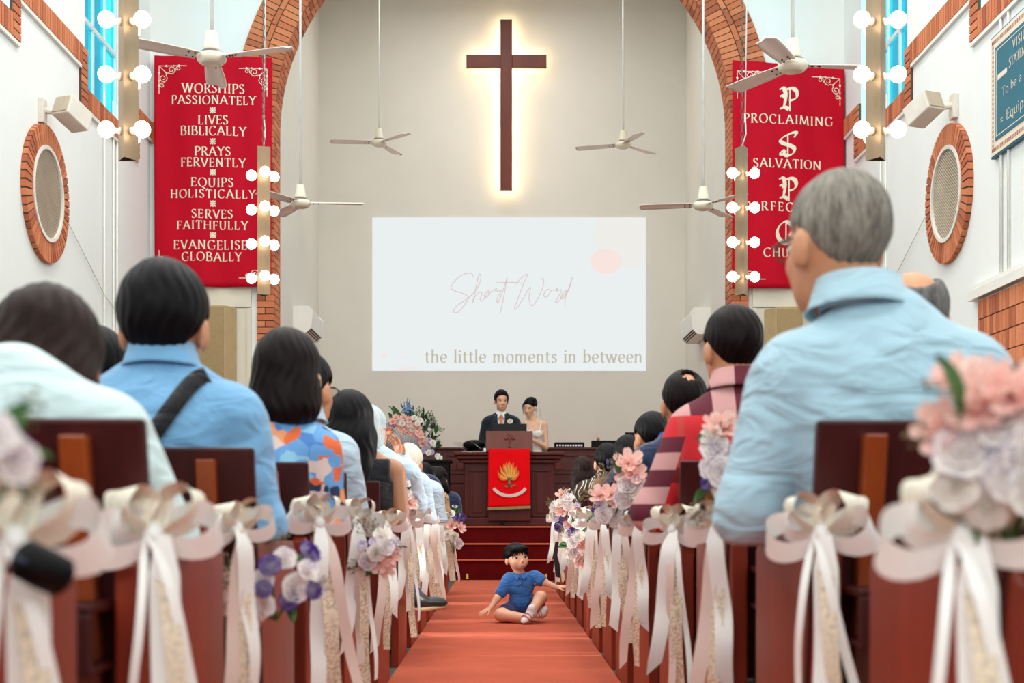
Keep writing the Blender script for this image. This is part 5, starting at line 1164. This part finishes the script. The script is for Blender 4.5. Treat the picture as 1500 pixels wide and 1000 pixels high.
def wrinkle(seed, amp):
    r = random.Random(seed); T = [(np.array([r.uniform(-1, 1), r.uniform(-.6, .6), r.uniform(-1, 1)]), r.uniform(14, 34), r.random() * 6, r.uniform(.4, 1)) for _ in range(6)]
    def f(P):
        o = 0; w_ = .03 * np.stack([np.sin(P[..., 2] * 11 + seed), np.sin(P[..., 0] * 9), np.sin(P[..., 0] * 13 + P[..., 2] * 5)], -1); Q = P + w_
        for (d, fr, ph, a) in T:
            v = np.sin((Q @ d) * fr + ph); o = o + a * np.abs(v) ** 1.0 * (np.sin(Q[..., 2] * 8 + ph * 3) * .5 + .5)
        return -amp * o / 2.5
    return f
def person(label, px, top, D, hair, hmatl, skn, cloth, sleeve='long', head=None, wide=1.0, hs=1.0, collar=False, yaw=0, seed=0, vox=.011, legs=None, strap=None, arms=None, glasses=None, face=False, hair_t=.012, low=False, bag=None, hvox=.006, sh=1.0):
    """seated person seen from behind, facing the front (+y); head offset (dx, dy, dz, pitch, roll, yaw)"""
    hx, hy, hz, pit, rol, hyaw = head or (0, 0, 0, 0, 0, 0)
    ztop = H + (CY - top) * D / F; s = ((ztop - hz) - .44) / (1.308 - .44); X0 = (px - CX) * D / F - hx
    zz = lambda z: .44 + (z - .44) * s
    V = lambda x, y, z: (x * s * wide, y * s, zz(z))
    root = thing('person', label, 'person', (X0, D - hy - .03, 0), 'seated wedding guests', yaw, world=False)
    hw = .5 + .5 * wide; sd_ = 1 if X0 > 0 else -1; lim = (.575 if sd_ > 0 else .545) - abs(X0)
    def clip(P, d): return smax(d, np.minimum(lim - P[..., 0] * sd_, .69 - P[..., 2]), .012)   # stay inside the pew end panel
    torso = lambda e: [el(V(0, .0, .88), (.158 * s * wide + e, .105 * s + e, .19 * s + e)), el(V(0, .02, .66), (.142 * s * wide + e, .118 * s + e, .2 * s + e)), el(V(0, .03, .53), (.168 * s * wide + e, .14 * s + e, .11 * s + e)),
                       rc(V(-.148 * sh, -.005, .958), V(.148 * sh, -.005, .958), .056 * s + e, .056 * s + e), rc(V(-.125 * sh, 0, .965), V(-.02, 0, 1.05), .042 * s + e, .036 * s + e), rc(V(.125 * sh, 0, .965), V(.02, 0, 1.05), .042 * s + e, .036 * s + e)]
    A = arms or {}
    def arm(sg, e):
        el_, wr = A.get(sg, ((.205, .03, .735), (.12, .27, .64)))
        S = V(sg * (.172 - .15 * (1 - sh)), -.005, .945); E = V(sg * el_[0], el_[1], el_[2]); W = V(sg * wr[0], wr[1], wr[2])
        return S, E, W, [rc(S, E, .047 * s * hw + e, .038 * s * hw + e, .016), rc(E, W, .039 * s * hw + e * 1.2, .027 * s * hw + e, .02)]
    neck = [rc(V(0, -.005, 1.03), (hx, hy + .03 - .01, zz(1.14) + hz * .6), .052 * s, .05 * s)]
    Mh = hmat((hx, hy + .03, ztop - (.130 + .9 * hair_t) * hs * (math.cos(pit) ** .5)), hyaw, pit, rol, hs)
    body = torso(-.012) + neck + xf(HEAD, Mh)
    for sg in (-1, 1):
        S, E, W, pr = arm(sg, -.006); body += pr; d = (Vector(W) - Vector(E)).normalized(); body += hand(W, d, (0, .3, 1), -sg if True else sg, .95 * s, .35)
    part(surf(body, min(vox, .0085), .03, clip), 'body', skn, root)
    wf = wrinkle(seed, .016 if vox < .012 else .010); e = .012
    cl = torso(e * .6)
    for sg in (-1, 1):
        S, E, W, pr = arm(sg, e)
        if sleeve == 'long': cl += pr
        elif sleeve == 'short': S_, E_ = Vector(S), Vector(E); cl.append(rc(S, tuple(S_.lerp(E_, .62)), .05 * s * hw + e, .05 * s * hw + e, .03))
    def mod(P, d):
        d = d + wf(P) * 1.0 - .001
        if sleeve == 'none':
            d = smax(d, P[..., 2] - zz(1.0) + .0 * P[..., 1], .01); d = smax(d, np.abs(P[..., 0]) - .15 * s * wide - .05 * np.maximum(zz(.92) - P[..., 2], 0) * 10, .01)
        return clip(P, d)
    o = part(surf(cl, vox, .022, mod), {'long': 'shirt', 'short': 'shirt', 'none': 'dress_top'}[sleeve], cloth, root)
    if collar:
        b = MB(); n = 32; rows = []
        for (r, dz) in ((.063, -.012), (.065, .036), (.069, .040), (.080, -.004), (.087, -.014)): rows.append((r * s, dz * s))
        cx0, cz0 = hx * .55, zz(1.062)
        def pt(i, j):
            a = -PI * .5 + (i / n - .5) * 5.4; r, dz = rows[j]; return (cx0 + r * 1.02 * math.cos(a), .002 + hy * .15 + r * .95 * math.sin(a), cz0 + dz + .012 - .16 * (r * .95 * math.sin(a) + .0))
        b.add([pt(i, j) for j in range(5) for i in range(n + 1)], [(j * (n + 1) + i, j * (n + 1) + i + 1, (j + 1) * (n + 1) + i + 1, (j + 1) * (n + 1) + i) for j in range(4) for i in range(n)]); q = part(b, 'collar', cloth, root); sd = q.modifiers.new('s', 'SOLIDIFY'); sd.thickness = .003
    if hair: hair_part(hair, Mh, hmatl, root, hvox, hair_t)
    L = legs if legs is not None else f_dk
    pr = []; lx = max(.045, .68 - abs(X0)) * (1 if X0 > 0 else -1)
    for sg in (-1, 1): pr += [rc(V(sg * .08 + lx * .4, .04, .52), V(sg * .085 + lx, .43, .50), .08 * s, .06 * s), rc(V(sg * .085 + lx, .43, .49), V(sg * .085 + lx, .42, .10), .053 * s, .04 * s)]
    part(surf(pr, .018, .03), 'trousers', L, root)
    for sg in (-1, 1):
        b = MB(); c = Vector(V(sg * .085 + lx, .46, .0)); c.z = .045; b.ell(c, (.045, .13, .045), nu=12, nv=8); part(b, 'shoe', m_blk2, root)
    if strap:
        b = MB(); P = [Vector(V(*p)) for p in strap]; q = cat(P, 8); W = []
        from mathutils.bvhtree import BVHTree
        bv = BVHTree.FromPolygons([v.co.copy() for v in o.data.vertices], [tuple(f.vertices) for f in o.data.polygons])
        for i in range(len(q)):
            h_ = bv.ray_cast(Vector((q[i].x, -1, q[i].z)), Vector((0, 1, 0)))[0]
            if h_ is not None: q[i] = Vector((q[i].x, h_.y - .012, q[i].z))
        for i in range(len(q)):
            d = (q[min(i + 1, len(q) - 1)] - q[max(i - 1, 0)]).normalized(); W.append(d.cross(Vector((0, -1, .15))).normalized() * .019)
        b.strip(q, W); q = part(b, 'bag_strap', f_black, root); sd = q.modifiers.new('s', 'SOLIDIFY'); sd.thickness = .004
    if glasses:
        b = MB()
        for sg in (-1, 1):
            b.tube([(sg * .082, -.01, .012), (sg * .078, .05, .012), (sg * .066, .098, .008)], .0022, 5)
            pts = [(sg * .036 + .026 * math.cos(a), .103 - abs(sg * .036 + .026 * math.cos(a)) * .12, .002 + .02 * math.sin(a)) for a in [2 * PI * i / 16 for i in range(17)]]; b.tube(pts, .0018, 5)
        b.tube([(-.012, .106, .006), (.012, .106, .006)], .002, 5); q = part(b, 'glasses', glasses, root); setm(q, Mh)
        b = MB()
        for sg in (-1, 1): b.add([(sg * .036 + .025 * math.cos(a), .1025 - abs(sg * .036 + .025 * math.cos(a)) * .12, .002 + .019 * math.sin(a)) for a in [2 * PI * i / 16 for i in range(16)]], [tuple(range(16))], 0, False)
        part(b, 'lens', m_lens, q)
    if face: face_parts(Mh, root)
    root['_'] = s; del root['_']
    return root, Mh, V
EL_IN = lambda a, c: {-1: a, 1: c}
# left side, from the camera to the front
person('person with a brown bob bent forward in a white top, nearest on the left', 62, 426, 2.34, 'bob', h_brown, m_sk, f_white, head=(-.0, .12, -.07, -.45, .12, 0), wide=1.08, hs=1.05, seed=1, vox=.009, hvox=.005, arms={1: ((.245, .02, .745), (.18, .3, .74)), -1: ((.195, .02, .72), (.15, .28, .62))})
person('person with dark hair half hidden between the white top and the denim shirt', 143, 476, 3.95, 'short', h_black, m_sk, f_navy, seed=2)
r3, M3, V3 = person('person with short black hair in a blue denim shirt with a black strap', 242, 379, 3.12, 'short', h_black, m_sk, f_denim, wide=1.0, sh=.93, hs=1.06, collar=True, seed=3, vox=.008, hvox=.0045, hair_t=.017, strap=[(.11, .02, 1.045), (.085, -.075, 1.03), (.03, -.125, .94), (-.04, -.135, .83), (-.11, -.13, .70), (-.17, -.08, .60)], arms={1: ((.205, .0, .72), (.15, .26, .70)), -1: ((.205, .02, .72), (.12, .28, .62))})
person('person with a dark bob in a blue and orange patterned blouse', 424, 480, 3.93, 'bob', h_brunette, m_skl, f_geo, 'long', seed=4, vox=.009, hvox=.005, hs=1.02, wide=.84, head=(.05, .0, 0, 0, 0, -.25), arms={1: ((.19, .0, .70), (.14, .26, .68)), -1: ((.2, .02, .7), (.15, .28, .62))})
person('person in a pale shirt and glasses half hidden behind the dark bob', 451, 513, 4.85, 'short', h_black, m_sk, f_ice, seed=5, collar=True, glasses=m_steel, wide=.92, head=(.04, 0, 0, 0, 0, -.45))
person('person with long straight black hair and bare arms on the left', 514, 570, 6.05, 'long', h_black, m_skd, f_dk, 'none', seed=6, hs=1.14, vox=.01, head=(-.03, 0, 0, 0, 0, -.1), arms={1: ((.2, -.02, .70), (.16, .2, .66)), -1: ((.22, .02, .7), (.15, .28, .62))})
r7, M7, V7 = person('person with silver hair and orange glasses raising a hand to the face', 541, 591, 7.22, 'bob', h_silver, m_sk, f_ice, seed=7, glasses=m_orange, head=(-.03, 0, 0, 0, 0, -.75), legs=f_jean, arms={1: ((.2, .12, .80), (.13, .13, 1.02)), -1: ((.22, .02, .7), (.15, .28, .62))})
person('person with grey balding hair in a pale blue shirt beside the flower arrangement', 571, 625, 8.2, 'thin', h_salt, m_sk, f_ice, seed=8, collar=True, head=(-.02, 0, 0, 0, 0, -.15))
person('person with bright white hair in a white shirt on the left', 599, 648, 9.15, 'short', h_white, m_sk, f_ice, seed=9, head=(-.01, 0, 0, 0, 0, -.25), hair_t=.018)
person('person with short salt and pepper hair just behind the white haired head', 597, 637, 10.15, 'short', h_salt, m_sk, f_navy, seed=10)
person('person with a black hair bun in a leopard print top on the left', 620, 676, 11.2, 'bun', h_black, m_sk, f_leo, 'short', seed=11, hs=.95)
person('person with dark wavy hair in a navy dress at the front left', 640, 682, 12.2, 'wavy', h_brunette, m_sk, f_navy, 'short', seed=12, legs=f_flor)
# right side
person('person with grey hair and glasses in a light blue shirt, largest on the right', 1222, 251, 2.68, 'short', h_grey, m_sk, f_lblue, wide=1.04, sh=.86, hs=1.04, collar=True, glasses=m_steel, face=True, seed=21, vox=.008, hvox=.0045, head=(-.075, .02, 0, 0, 0, .42), hair_t=.007, arms={-1: ((.213, .0, .725), (.14, .24, .70)), 1: ((.2, .02, .72), (.15, .28, .62))})
person('person with thin grey hair and a bald patch, half hidden by the light blue shirt', 1336, 390, 3.6, 'bald', h_salt, m_sk, f_dk, seed=22, head=(0, 0, 0, .0, 0, -.2), hs=1.02)
person('person with short dark hair in a red plaid shirt', 1071, 446, 4.47, 'short', h_brunette, m_sk, f_plaid, wide=1.12, sh=.72, hs=1.02, collar=True, seed=23, vox=.009, hvox=.005, head=(-.03, .02, 0, 0, 0, .25), arms={-1: ((.225, .0, .725), (.14, .24, .68)), 1: ((.2, .02, .72), (.15, .28, .62))})
person('person with thinning dark hair behind the red plaid shoulder', 1002, 541, 5.42, 'thin', h_brunette, m_sk, f_navy, seed=24, wide=.86, hs=.97)
r25, M25, V25 = person('person with black hair tied in a blue band and a navy top', 953, 602, 7.15, 'short', h_black, m_sk, f_navy, seed=25, head=(0, 0, 0, 0, 0, .5))
b = MB(); b.lathe([(.018, -.012), (.034, -.01), (.038, 0), (.034, .01), (.018, .012)], (0, -.118, .0), 16, Euler((PI / 2, 0, 0)).to_matrix()); o = part(b, 'hair_band', M('band_blue', (56, 64, 160), .7), r25); setm(o, M25)
person('person with long black hair on the right, beside the upright tablet', 919, 636, 8.85, 'long', h_black, m_sk, f_brown, seed=26)
r27, M27, V27 = person('person with a hair clip in a black and gold swirl blouse', 889, 648, 9.7, 'short', h_black, m_skl, f_swirl, 'long', seed=27, hair_t=.016, head=(0, 0, 0, 0, 0, .15))
b = MB()
for sg in (-1, 1):
    for k in range(3): b.tube(cat([(sg * .012 + .006 * k * sg, -.118, .035), (sg * .02 + .006 * k * sg, -.135, 0), (sg * .012 + .006 * k * sg, -.12, -.035)], 4), .004, 5)
o = part(b, 'hair_clip', M('clip_purple', (70, 60, 110), .3), r27); setm(o, M27)
person('person with long brown hair and a bare shoulder at the front right', 853, 668, 11.5, 'long', h_brown, m_skl, f_swirl, 'none', seed=28, head=(0, 0, 0, 0, 0, .1))
# the crossed leg and sneaker reaching into the aisle
lo = Vector(r7.location); W2 = lambda px, py, D: at(px, py, D) - lo
pr = [rc(W2(545, 845, 7.35), W2(590, 848, 7.62), .07, .06), rc(W2(590, 850, 7.62), W2(606, 873, 7.6), .058, .05)]
part(surf(pr, .012, .03), 'crossed_trouser_leg', f_jean, r7)
m_sn = M('sneaker_black', (34, 44, 46), .4); m_sole = M('sole_cream', (206, 176, 132), .6); m_sock = M('sock_grey', (190, 194, 200), .8)
def shoe(root, heel, toe, mats, sc=1.0, up=Vector((0, 0, 1)), side=None):
    heel, toe = Vector(heel), Vector(toe); d = (toe - heel); L = d.length; d.normalize(); up = (up - d * up.dot(d)).normalized(); sd = d.cross(up)
    R = np.array(Matrix((d, sd, up)).transposed()); C = lambda a, c, e: tuple(heel + d * a * L + sd * c * L + up * e * L)
    pr = [el(C(.22, 0, .16), (.22 * L, .145 * L, .15 * L), R), el(C(.55, 0, .11), (.36 * L, .15 * L, .11 * L), R), el(C(.78, 0, .08), (.22 * L, .155 * L, .085 * L), R), rc(C(.16, 0, .17), C(.13, 0, .25), .115 * L, .105 * L)]
    def md(P, dd): return smax(dd, -((P - np.array(heel)) @ np.array(up) - .02 * L), .005)
    o = part(surf(pr, .006 * sc, .03 * sc, md), 'sneaker', mats[0], root)
    pr = [el(C(.25, 0, .01), (.25 * L, .15 * L, .07 * L), R), el(C(.62, 0, .01), (.38 * L, .165 * L, .07 * L), R)]
    def md2(P, dd):
        h = (P - np.array(heel)) @ np.array(up); return smax(smax(dd, h - .045 * L, .003), -h - .045 * L, .003)
    part(surf(pr, .006 * sc, .03 * sc, md2), 'sole', mats[1], o)
    b = MB()
    for k in range(5):
        a = .38 + .085 * k; q = [heel + d * (a + .02 * abs(u)) * L + sd * u * .1 * L + up * (.235 - .16 * (a - .35) - .05 * u * u) * L for u in (-1, -.5, 0, .5, 1)]; b.tube(q, .006 * sc * L / .28, 5)
    part(b, 'laces', mats[2], o); return o
shoe(r7, W2(600, 893, 7.55), W2(653, 888, 7.75), (m_sn, m_sole, m_blk2), 1.0, Vector((-.1, -.15, 1)))

# ------------------------------------------------------------------ groom and bride behind the pulpit
def std_parts(root, X, Y, top, sc, prims, vox): pass
Dg = 18.15; X, zt = at(734, 573, Dg).x, at(734, 573, Dg).z; hz = zt - .123
gr = thing('person', 'person in a navy suit and orange tie speaking at the lectern', 'person', (X, Dg, .6))
G = lambda x, y, z: (X + x, Dg + y, hz + z)
Mg = hmat(G(.005, -.03, 0), PI + .2, -.12, 0, 1.0)
torso = lambda e: [rc(G(-.165, 0, -.265), G(.165, 0, -.265), .058 + e, .058 + e), el(G(0, 0, -.38), (.18 + e, .11 + e, .17 + e)), el(G(0, 0, -.6), (.165 + e, .11 + e, .2 + e)), el(G(0, 0, -.78), (.175 + e, .115 + e, .13 + e)), rc(G(-.14, 0, -.25), G(-.02, .0, -.18), .045 + e, .04 + e), rc(G(.14, 0, -.25), G(.02, .0, -.18), .045 + e, .04 + e)]
arms_g = {-1: (G(-.195, 0, -.29), G(-.25, -.02, -.56), G(-.14, -.22, -.66)), 1: (G(.195, 0, -.29), G(.25, -.02, -.56), G(.14, -.22, -.66))}
legs = lambda e: [rc(G(sg * .09, 0, -.82), G(sg * .1, .01, -1.25), .085 + e, .06 + e) for sg in (-1, 1)] + [rc(G(sg * .1, .01, -1.25), G(sg * .1, .02, .66 - hz), .058 + e, .045 + e) for sg in (-1, 1)]
body = torso(-.02) + [rc(G(0, 0, -.22), G(0, -.01, -.09), .055, .054)] + xf(HEAD, Mg) + legs(-.01)
for sg in (-1, 1): S, E, W = arms_g[sg]; body += [rc(S, E, .045, .036), rc(E, W, .036, .026)] + hand(W, (-sg * .5, -.8, .1), (0, .1, 1), sg, .95, .4)
part(surf(body, .007, .03), 'body', m_skg, gr)
part(surf(torso(-.002) + [rc(G(0, 0, -.20), G(0, -.005, -.135), .060, .058)], .01, .03), 'dress_shirt', M('shirt_crisp_white', (244, 244, 244), .7), gr)
jac = torso(.014) + [q for sg in (-1, 1) for q in (rc(arms_g[sg][0], arms_g[sg][1], .058, .052), rc(arms_g[sg][1], arms_g[sg][2], .05, .042))]
def mod(P, d):
    zl = hz - .52; hh = np.clip((P[..., 2] - zl) / .34, 0, 2); c = np.maximum(np.abs(P[..., 0] - X) - .058 * hh, P[..., 1] - Dg + .02); d = smax(d, -np.maximum(c, zl - P[..., 2]), .006)
    return smax(d, .06 - np.linalg.norm((P - np.array(G(0, -.02, -.15))) * np.array([1, 1, .8]), axis=-1), .01)
part(surf(jac, .009, .03, mod), 'suit_jacket', f_suit, gr)
part(surf(legs(.012), .015, .03), 'trousers', f_suit, gr)
for sg in (-1, 1):
    b = MB(); b.strip([Vector(G(sg * .055, -.085, -.17)), Vector(G(sg * .085, -.118, -.27)), Vector(G(sg * .06, -.138, -.40)), Vector(G(sg * .01, -.14, -.53))], [Vector((sg * .012, 0, .004)), Vector((sg * .030, .006, .008)), Vector((sg * .026, .004, .006)), Vector((sg * .006, 0, 0))]); o = part(b, 'lapel', f_suit, gr); sd = o.modifiers.new('s', 'SOLIDIFY'); sd.thickness = .006
    b = MB(); b.add([G(sg * .008, -.085, -.165), G(sg * .055, -.055, -.14), G(sg * .065, -.085, -.20), G(sg * .030, -.105, -.225)], [(0, 1, 2, 3)], 0, False); o = part(b, 'shirt_collar', bpy.data.materials['shirt_crisp_white'], gr); sd = o.modifiers.new('s', 'SOLIDIFY'); sd.thickness = .005
m_tie = M('tie_orange', (238, 122, 48), .5, sheen=.3)
b = MB(); b.strip([Vector(G(0, -.112, -.20)), Vector(G(0, -.118, -.235)), Vector(G(0, -.132, -.36)), Vector(G(0, -.138, -.50))], [Vector((.016, 0, 0)), Vector((.016, 0, 0)), Vector((.026, 0, 0)), Vector((.032, 0, 0))]); o = part(b, 'tie', m_tie, gr); sd = o.modifiers.new('s', 'SOLIDIFY'); sd.thickness = .006; sd.offset = 0
b = MB(); b.ell(G(0, -.115, -.205), (.022, .012, .02), nu=12, nv=8); part(b, 'tie_knot', m_tie, o)
bt = part(surf([rc(G(.115, -.13, -.34), G(.11, -.135, -.30), .006, .006)], .004), 'boutonniere', m_leaf, gr)
put('rose', m_whp, bt, Vector(G(.112, -.15, -.27)), (0, -1, .5), .034, 'ivory_flower')
for a_ in (-.9, .3, 1.2, 2.2): put('leaf', m_leaf, bt, Vector(G(.112, -.13, -.285)), (math.cos(a_), -.2, math.sin(a_)), .06, 'leaf', 0, 'Y')
for (u, v) in ((-.03, -.05), (.03, -.06), (0, -.07)): put('small', m_whp, bt, Vector(G(.112 + u, -.14, -.27 + v)), (0, -1, .4), .018, 'small_flower')
hg = hair_part('groom', Mg, h_black, gr, .005, .018)
face_parts(Mg, gr, mouth=.006, lids=.25)
for sg in (-1, 1): b = MB(); b.ell((X + sg * .1, Dg - .04, .64), (.045, .13, .04), nu=12, nv=8); part(b, 'shoe', m_blk, gr)
# bride
Db = 18.35; X, zt = at(776, 581.5, Db).x, at(776, 581.5, Db).z; hz = zt - .118 + .03
br = thing('person', 'person in a strapless white dress and veil looking down beside the lectern', 'person', (X, Db, .6))
G = lambda x, y, z: (X + x, Db + y, hz + z)
Mb = hmat(G(0, -.02, -.045), PI - .42, -.32, -.16, .95)
bx = .045
torso = lambda e: [rc(G(bx - .125, .02, -.255), G(bx + .125, .02, -.255), .044 + e, .044 + e), el(G(bx, .02, -.36), (.132 + e, .09 + e, .13 + e)), el(G(bx, .02, -.52), (.112 + e, .085 + e, .16 + e)), el(G(bx, .02, -.72), (.15 + e, .115 + e, .14 + e)), rc(G(bx - .1, .02, -.235), G(bx - .015, .02, -.185), .034 + e, .034 + e), rc(G(bx + .1, .02, -.235), G(bx + .015, .02, -.185), .034 + e, .034 + e)]
bust = [el(G(bx - .058, -.07, -.385), (.056, .05, .055)), el(G(bx + .058, -.07, -.385), (.056, .05, .055))]
arms_b = {-1: (G(bx - .145, .02, -.265), G(bx - .18, -.03, -.5), G(bx - .10, -.2, -.42)), 1: (G(bx + .15, .02, -.27), G(bx + .165, .0, -.555), G(bx - .03, -.19, -.47))}
body = torso(-.004) + bust + [rc(G(bx * .8, .02, -.22), G(.0, -.0, -.12), .045, .046)] + xf(HEAD, Mb) + [rc(G(bx, .02, -.8), G(bx, .02, .7 - hz), .1, .06)]
for sg in (-1, 1): S, E, W = arms_b[sg]; body += [rc(S, E, .038, .031), rc(E, W, .031, .022)] + hand(W, Vector(W) - Vector(E), (0, -.6, .6), -sg, .85, .5)
part(surf(body, .007, .025), 'body', m_skl, br)
dr = torso(.008) + [el(q[1], q[2] + .008, k=.02) for q in bust] + [rc(G(bx, .02, -.78), G(bx, .03, .62 - hz), .165, .36)]
def mod(P, d): return smax(d, P[..., 2] - (hz - .345) - .25 * np.abs(np.abs(P[..., 0] - X - bx) - .058) * 0 + .5 * np.maximum(.03 - np.abs(P[..., 0] - X - bx), 0), .006)
part(surf(dr, .011, .03, mod), 'wedding_dress', f_dress, br)
for sg in (-1, 1):
    b = MB(); P = [Vector(G(bx + sg * .075, -.095, -.35)), Vector(G(bx + sg * .095, -.055, -.27)), Vector(G(bx + sg * .10, .02, -.205)), Vector(G(bx + sg * .08, .08, -.28))]; b.strip(cat(P, 5), [Vector((.008, 0, .002))] * 16); o = part(b, 'dress_strap', f_dress, br); sd = o.modifiers.new('s', 'SOLIDIFY'); sd.thickness = .003
hair_part('updo', Mb, h_black, br, .006, .012)
b = MB()
for (x_, L) in ((.07, .10), (.074, .085)): b.tube(cat([(x_ - .02, .075, .075), (x_, .07, .03), (x_ + .002, .06, -.02), (x_ - .006, .058, -L)], 5), [.009 - .0005 * i for i in range(16)], 6)
o = part(b, 'loose_hair_strand', h_black, br); setm(o, Mb); face_parts(Mb, br, lids=.75)
t = NT('veil_tulle'); tr = t.node('BsdfTransparent'); df = t.node('BsdfDiffuse'); df.inputs[0].default_value = (.9, .9, .9, 1); mx = t.node('MixShader'); mx.inputs[0].default_value = .28; t.link(tr.outputs[0], mx.inputs[1]); t.link(df.outputs[0], mx.inputs[2]); t.link(mx.outputs[0], t.out.inputs[0])
b = MB(); b.grid(lambda u, v: G(.03 + (u - .5) * (.16 + .34 * v) + .03, .11 + .05 * math.cos((u - .5) * 3) + .05 * v + .015 * math.sin(u * 25), .06 - 1.25 * v), 30, 16); part(b, 'veil', t.m, br)

# ------------------------------------------------------------------ the boy on the carpet
DB = 9.75; pxm = DB / F
bo = thing('person', 'toddler in a blue polo shirt sitting on the red carpet with arms spread', 'person', tuple(at(765, 911, DB))[:2] + (.008,))
B = lambda px, py, dy=0.0: at(px, py, DB) + Vector((0, dy, 0))
hc = B(757, 817, .02); Mk = hmat(hc, PI + .44, .08, .09, .93)
zf = .008
hipL, hipR = B(752, 896, .06), B(776, 896, .06); hipL.z = hipR.z = .085
neckb = B(762, 840, .03); chest = B(763, 860, .03); belly = B(764, 882, .05)
shR, shL = B(746, 849, .03), B(783, 846, .03)
elR, wrR = B(728, 876, -.02), B(719, 889, -.05); elL, wrL = B(797, 852, -.0), B(816, 860, -.02)
kneeR = B(734, 898, -.10); kneeR.z = .065; ankR = B(768, 906, -.15); ankR.z = .045
kneeL = B(792, 874, -.05); ankL = B(775, 898, -.16); ankL.z = max(ankL.z, .06)
P_ = lambda v: tuple(v)
core = lambda e: [el(P_(chest), (.082 + e, .062 + e, .085 + e)), el(P_(belly), (.082 + e, .075 + e, .075 + e)), rc(P_(shR), P_(shL), .032 + e, .032 + e), el(tuple((hipL + hipR) / 2), (.095 + e, .085 + e, .06 + e))]
arm_k = [rc(P_(shR), P_(elR), .028, .0235), rc(P_(elR), P_(wrR), .0235, .017), rc(P_(shL), P_(elL), .028, .0235), rc(P_(elL), P_(wrL), .0235, .017)]
hd = hand(P_(wrR), B(704, 898, -.06) - wrR, (-.3, -.5, .75), -1, .62, .05, .5) + hand(P_(wrL), B(832, 858, -.03) - wrL, (.1, -.35, .85), 1, .62, -.15, .45)
leg_k = [rc(P_(hipL), P_(kneeR), .052, .043), rc(P_(kneeR), P_(ankR), .042, .03), rc(P_(hipR), P_(kneeL), .052, .043), rc(P_(kneeL), P_(ankL), .041, .029)]
body = core(-.006) + [rc(P_(neckb), P_(hc - Vector((0, 0, .06))), .034, .036)] + xf(KHEAD, Mk) + arm_k + hd + leg_k
part(surf(body, .0042, .018), 'body', m_skb, bo)
wf = wrinkle(40, .009)
pol = core(.006)[:3] + [rc(P_(shR), P_(shR.lerp(elR, .66)), .040, .039), rc(P_(shL), P_(shL.lerp(elL, .66)), .040, .039)]
part(surf(pol, .006, .025, lambda P, d: d + wf(P) + .002), 'polo_shirt', f_polo, bo)
sh_ = [el(tuple((hipL + hipR) / 2), (.105, .092, .066)), rc(P_(hipL), P_(hipL.lerp(kneeR, .62)), .062, .058), rc(P_(hipR), P_(hipR.lerp(kneeL, .62)), .062, .058)]
part(surf(sh_, .007, .025, lambda P, d: d + wf(P) * .7), 'shorts', f_shorts, bo)
hk = hair_part('kid', Mk, h_black, bo, .005, .009)
b = MB(); rk = random.Random(3)
for i in range(22):
    x = -.062 + .124 * i / 21 + rk.uniform(-.003, .003); L = rk.uniform(.014, .03) + (.012 if abs(x) > .045 else 0); yb = .078 - x * x * 6
    b.tube([(x, yb - .006, .060 - x * x * 3), (x + rk.uniform(-.004, .004), yb + .006, .048 - x * x * 3), (x + rk.uniform(-.008, .008), yb + .006 - abs(x) * .05, .046 - L - x * x * 3)], [.006, .0045, .001], 5)
fr_ = part(b, 'hair_fringe', h_black, bo); setm(fr_, Mk)
face_parts(Mk, bo, kid=True, mouth=.010)
for sg in (-1, 1):   # polo collar and placket
    b = MB(); c = neckb + Vector((0, -.056, -.004)); b.add([c + Vector((sg * .004, -.012, -.012)), c + Vector((sg * .040, .018, .012)), c + Vector((sg * .048, .0, -.012)), c + Vector((sg * .022, -.022, -.034))], [(0, 1, 2, 3)], 0, False); o = part(b, 'polo_collar', f_polo, bo); sd = o.modifiers.new('s', 'SOLIDIFY'); sd.thickness = .005
b = MB(); b.obox(neckb + Vector((.0, -.066, -.085)), (.02, .008, .075), (.12, 0, 0)); pk_ = part(b, 'placket', f_polo, bo, .003)
for dz in (-.062, -.09): b = MB(); b.ell(neckb + Vector((0, -.072 - (dz + .06) * .1, dz)), (.004, .003, .004), nu=8, nv=5); part(b, 'button', m_eyew, pk_)
b = MB(); b.ell(B(783, 855, -.052), (.004, .006, .008), nu=8, nv=6); part(b, 'chest_emblem', m_orange, bo)
m_shoew = M('shoe_white', (240, 234, 230), .6); m_stripe = M('shoe_pink_stripe', (214, 140, 132), .7)
def kshoe(heel, toe, up):
    heel, toe = Vector(heel), Vector(toe); d = toe - heel; L = d.length; d.normalize(); up = (Vector(up) - d * Vector(up).dot(d)).normalized(); sd = d.cross(up); R = np.array(Matrix((d, sd, up)).transposed())
    C = lambda a, e: tuple(heel + d * a * L + up * e * L)
    o = part(surf([el(C(.28, .16), (.28 * L, .2 * L, .2 * L), R), el(C(.62, .13), (.38 * L, .21 * L, .16 * L), R), rc(C(.2, .2), C(.18, .42), .19 * L, .19 * L)], .0055, .03), 'shoe', m_shoew, bo)
    for k in range(3):
        b = MB(); a = .36 + .17 * k; b.tube([heel + d * a * L + sd * L * .245 * math.sin(q) + up * L * (.10 + (.29 - .16 * abs(a - .4)) * math.cos(q)) for q in [-1.35 + 2.7 * i / 8 for i in range(9)]], .0045, 5); part(b, 'stripe', m_stripe, o)
kshoe(B(783, 896, -.15), B(764, 911, -.24), (-.15, -.55, .8)); h2 = B(797, 903, -.02); h2.z = .05; t2 = B(778, 905, -.12); t2.z = .045; kshoe(h2, t2, (.2, -.45, .85))
for o in list(bpy.data.objects):
    if 'label' in o and o['label'] == '': del o['label']
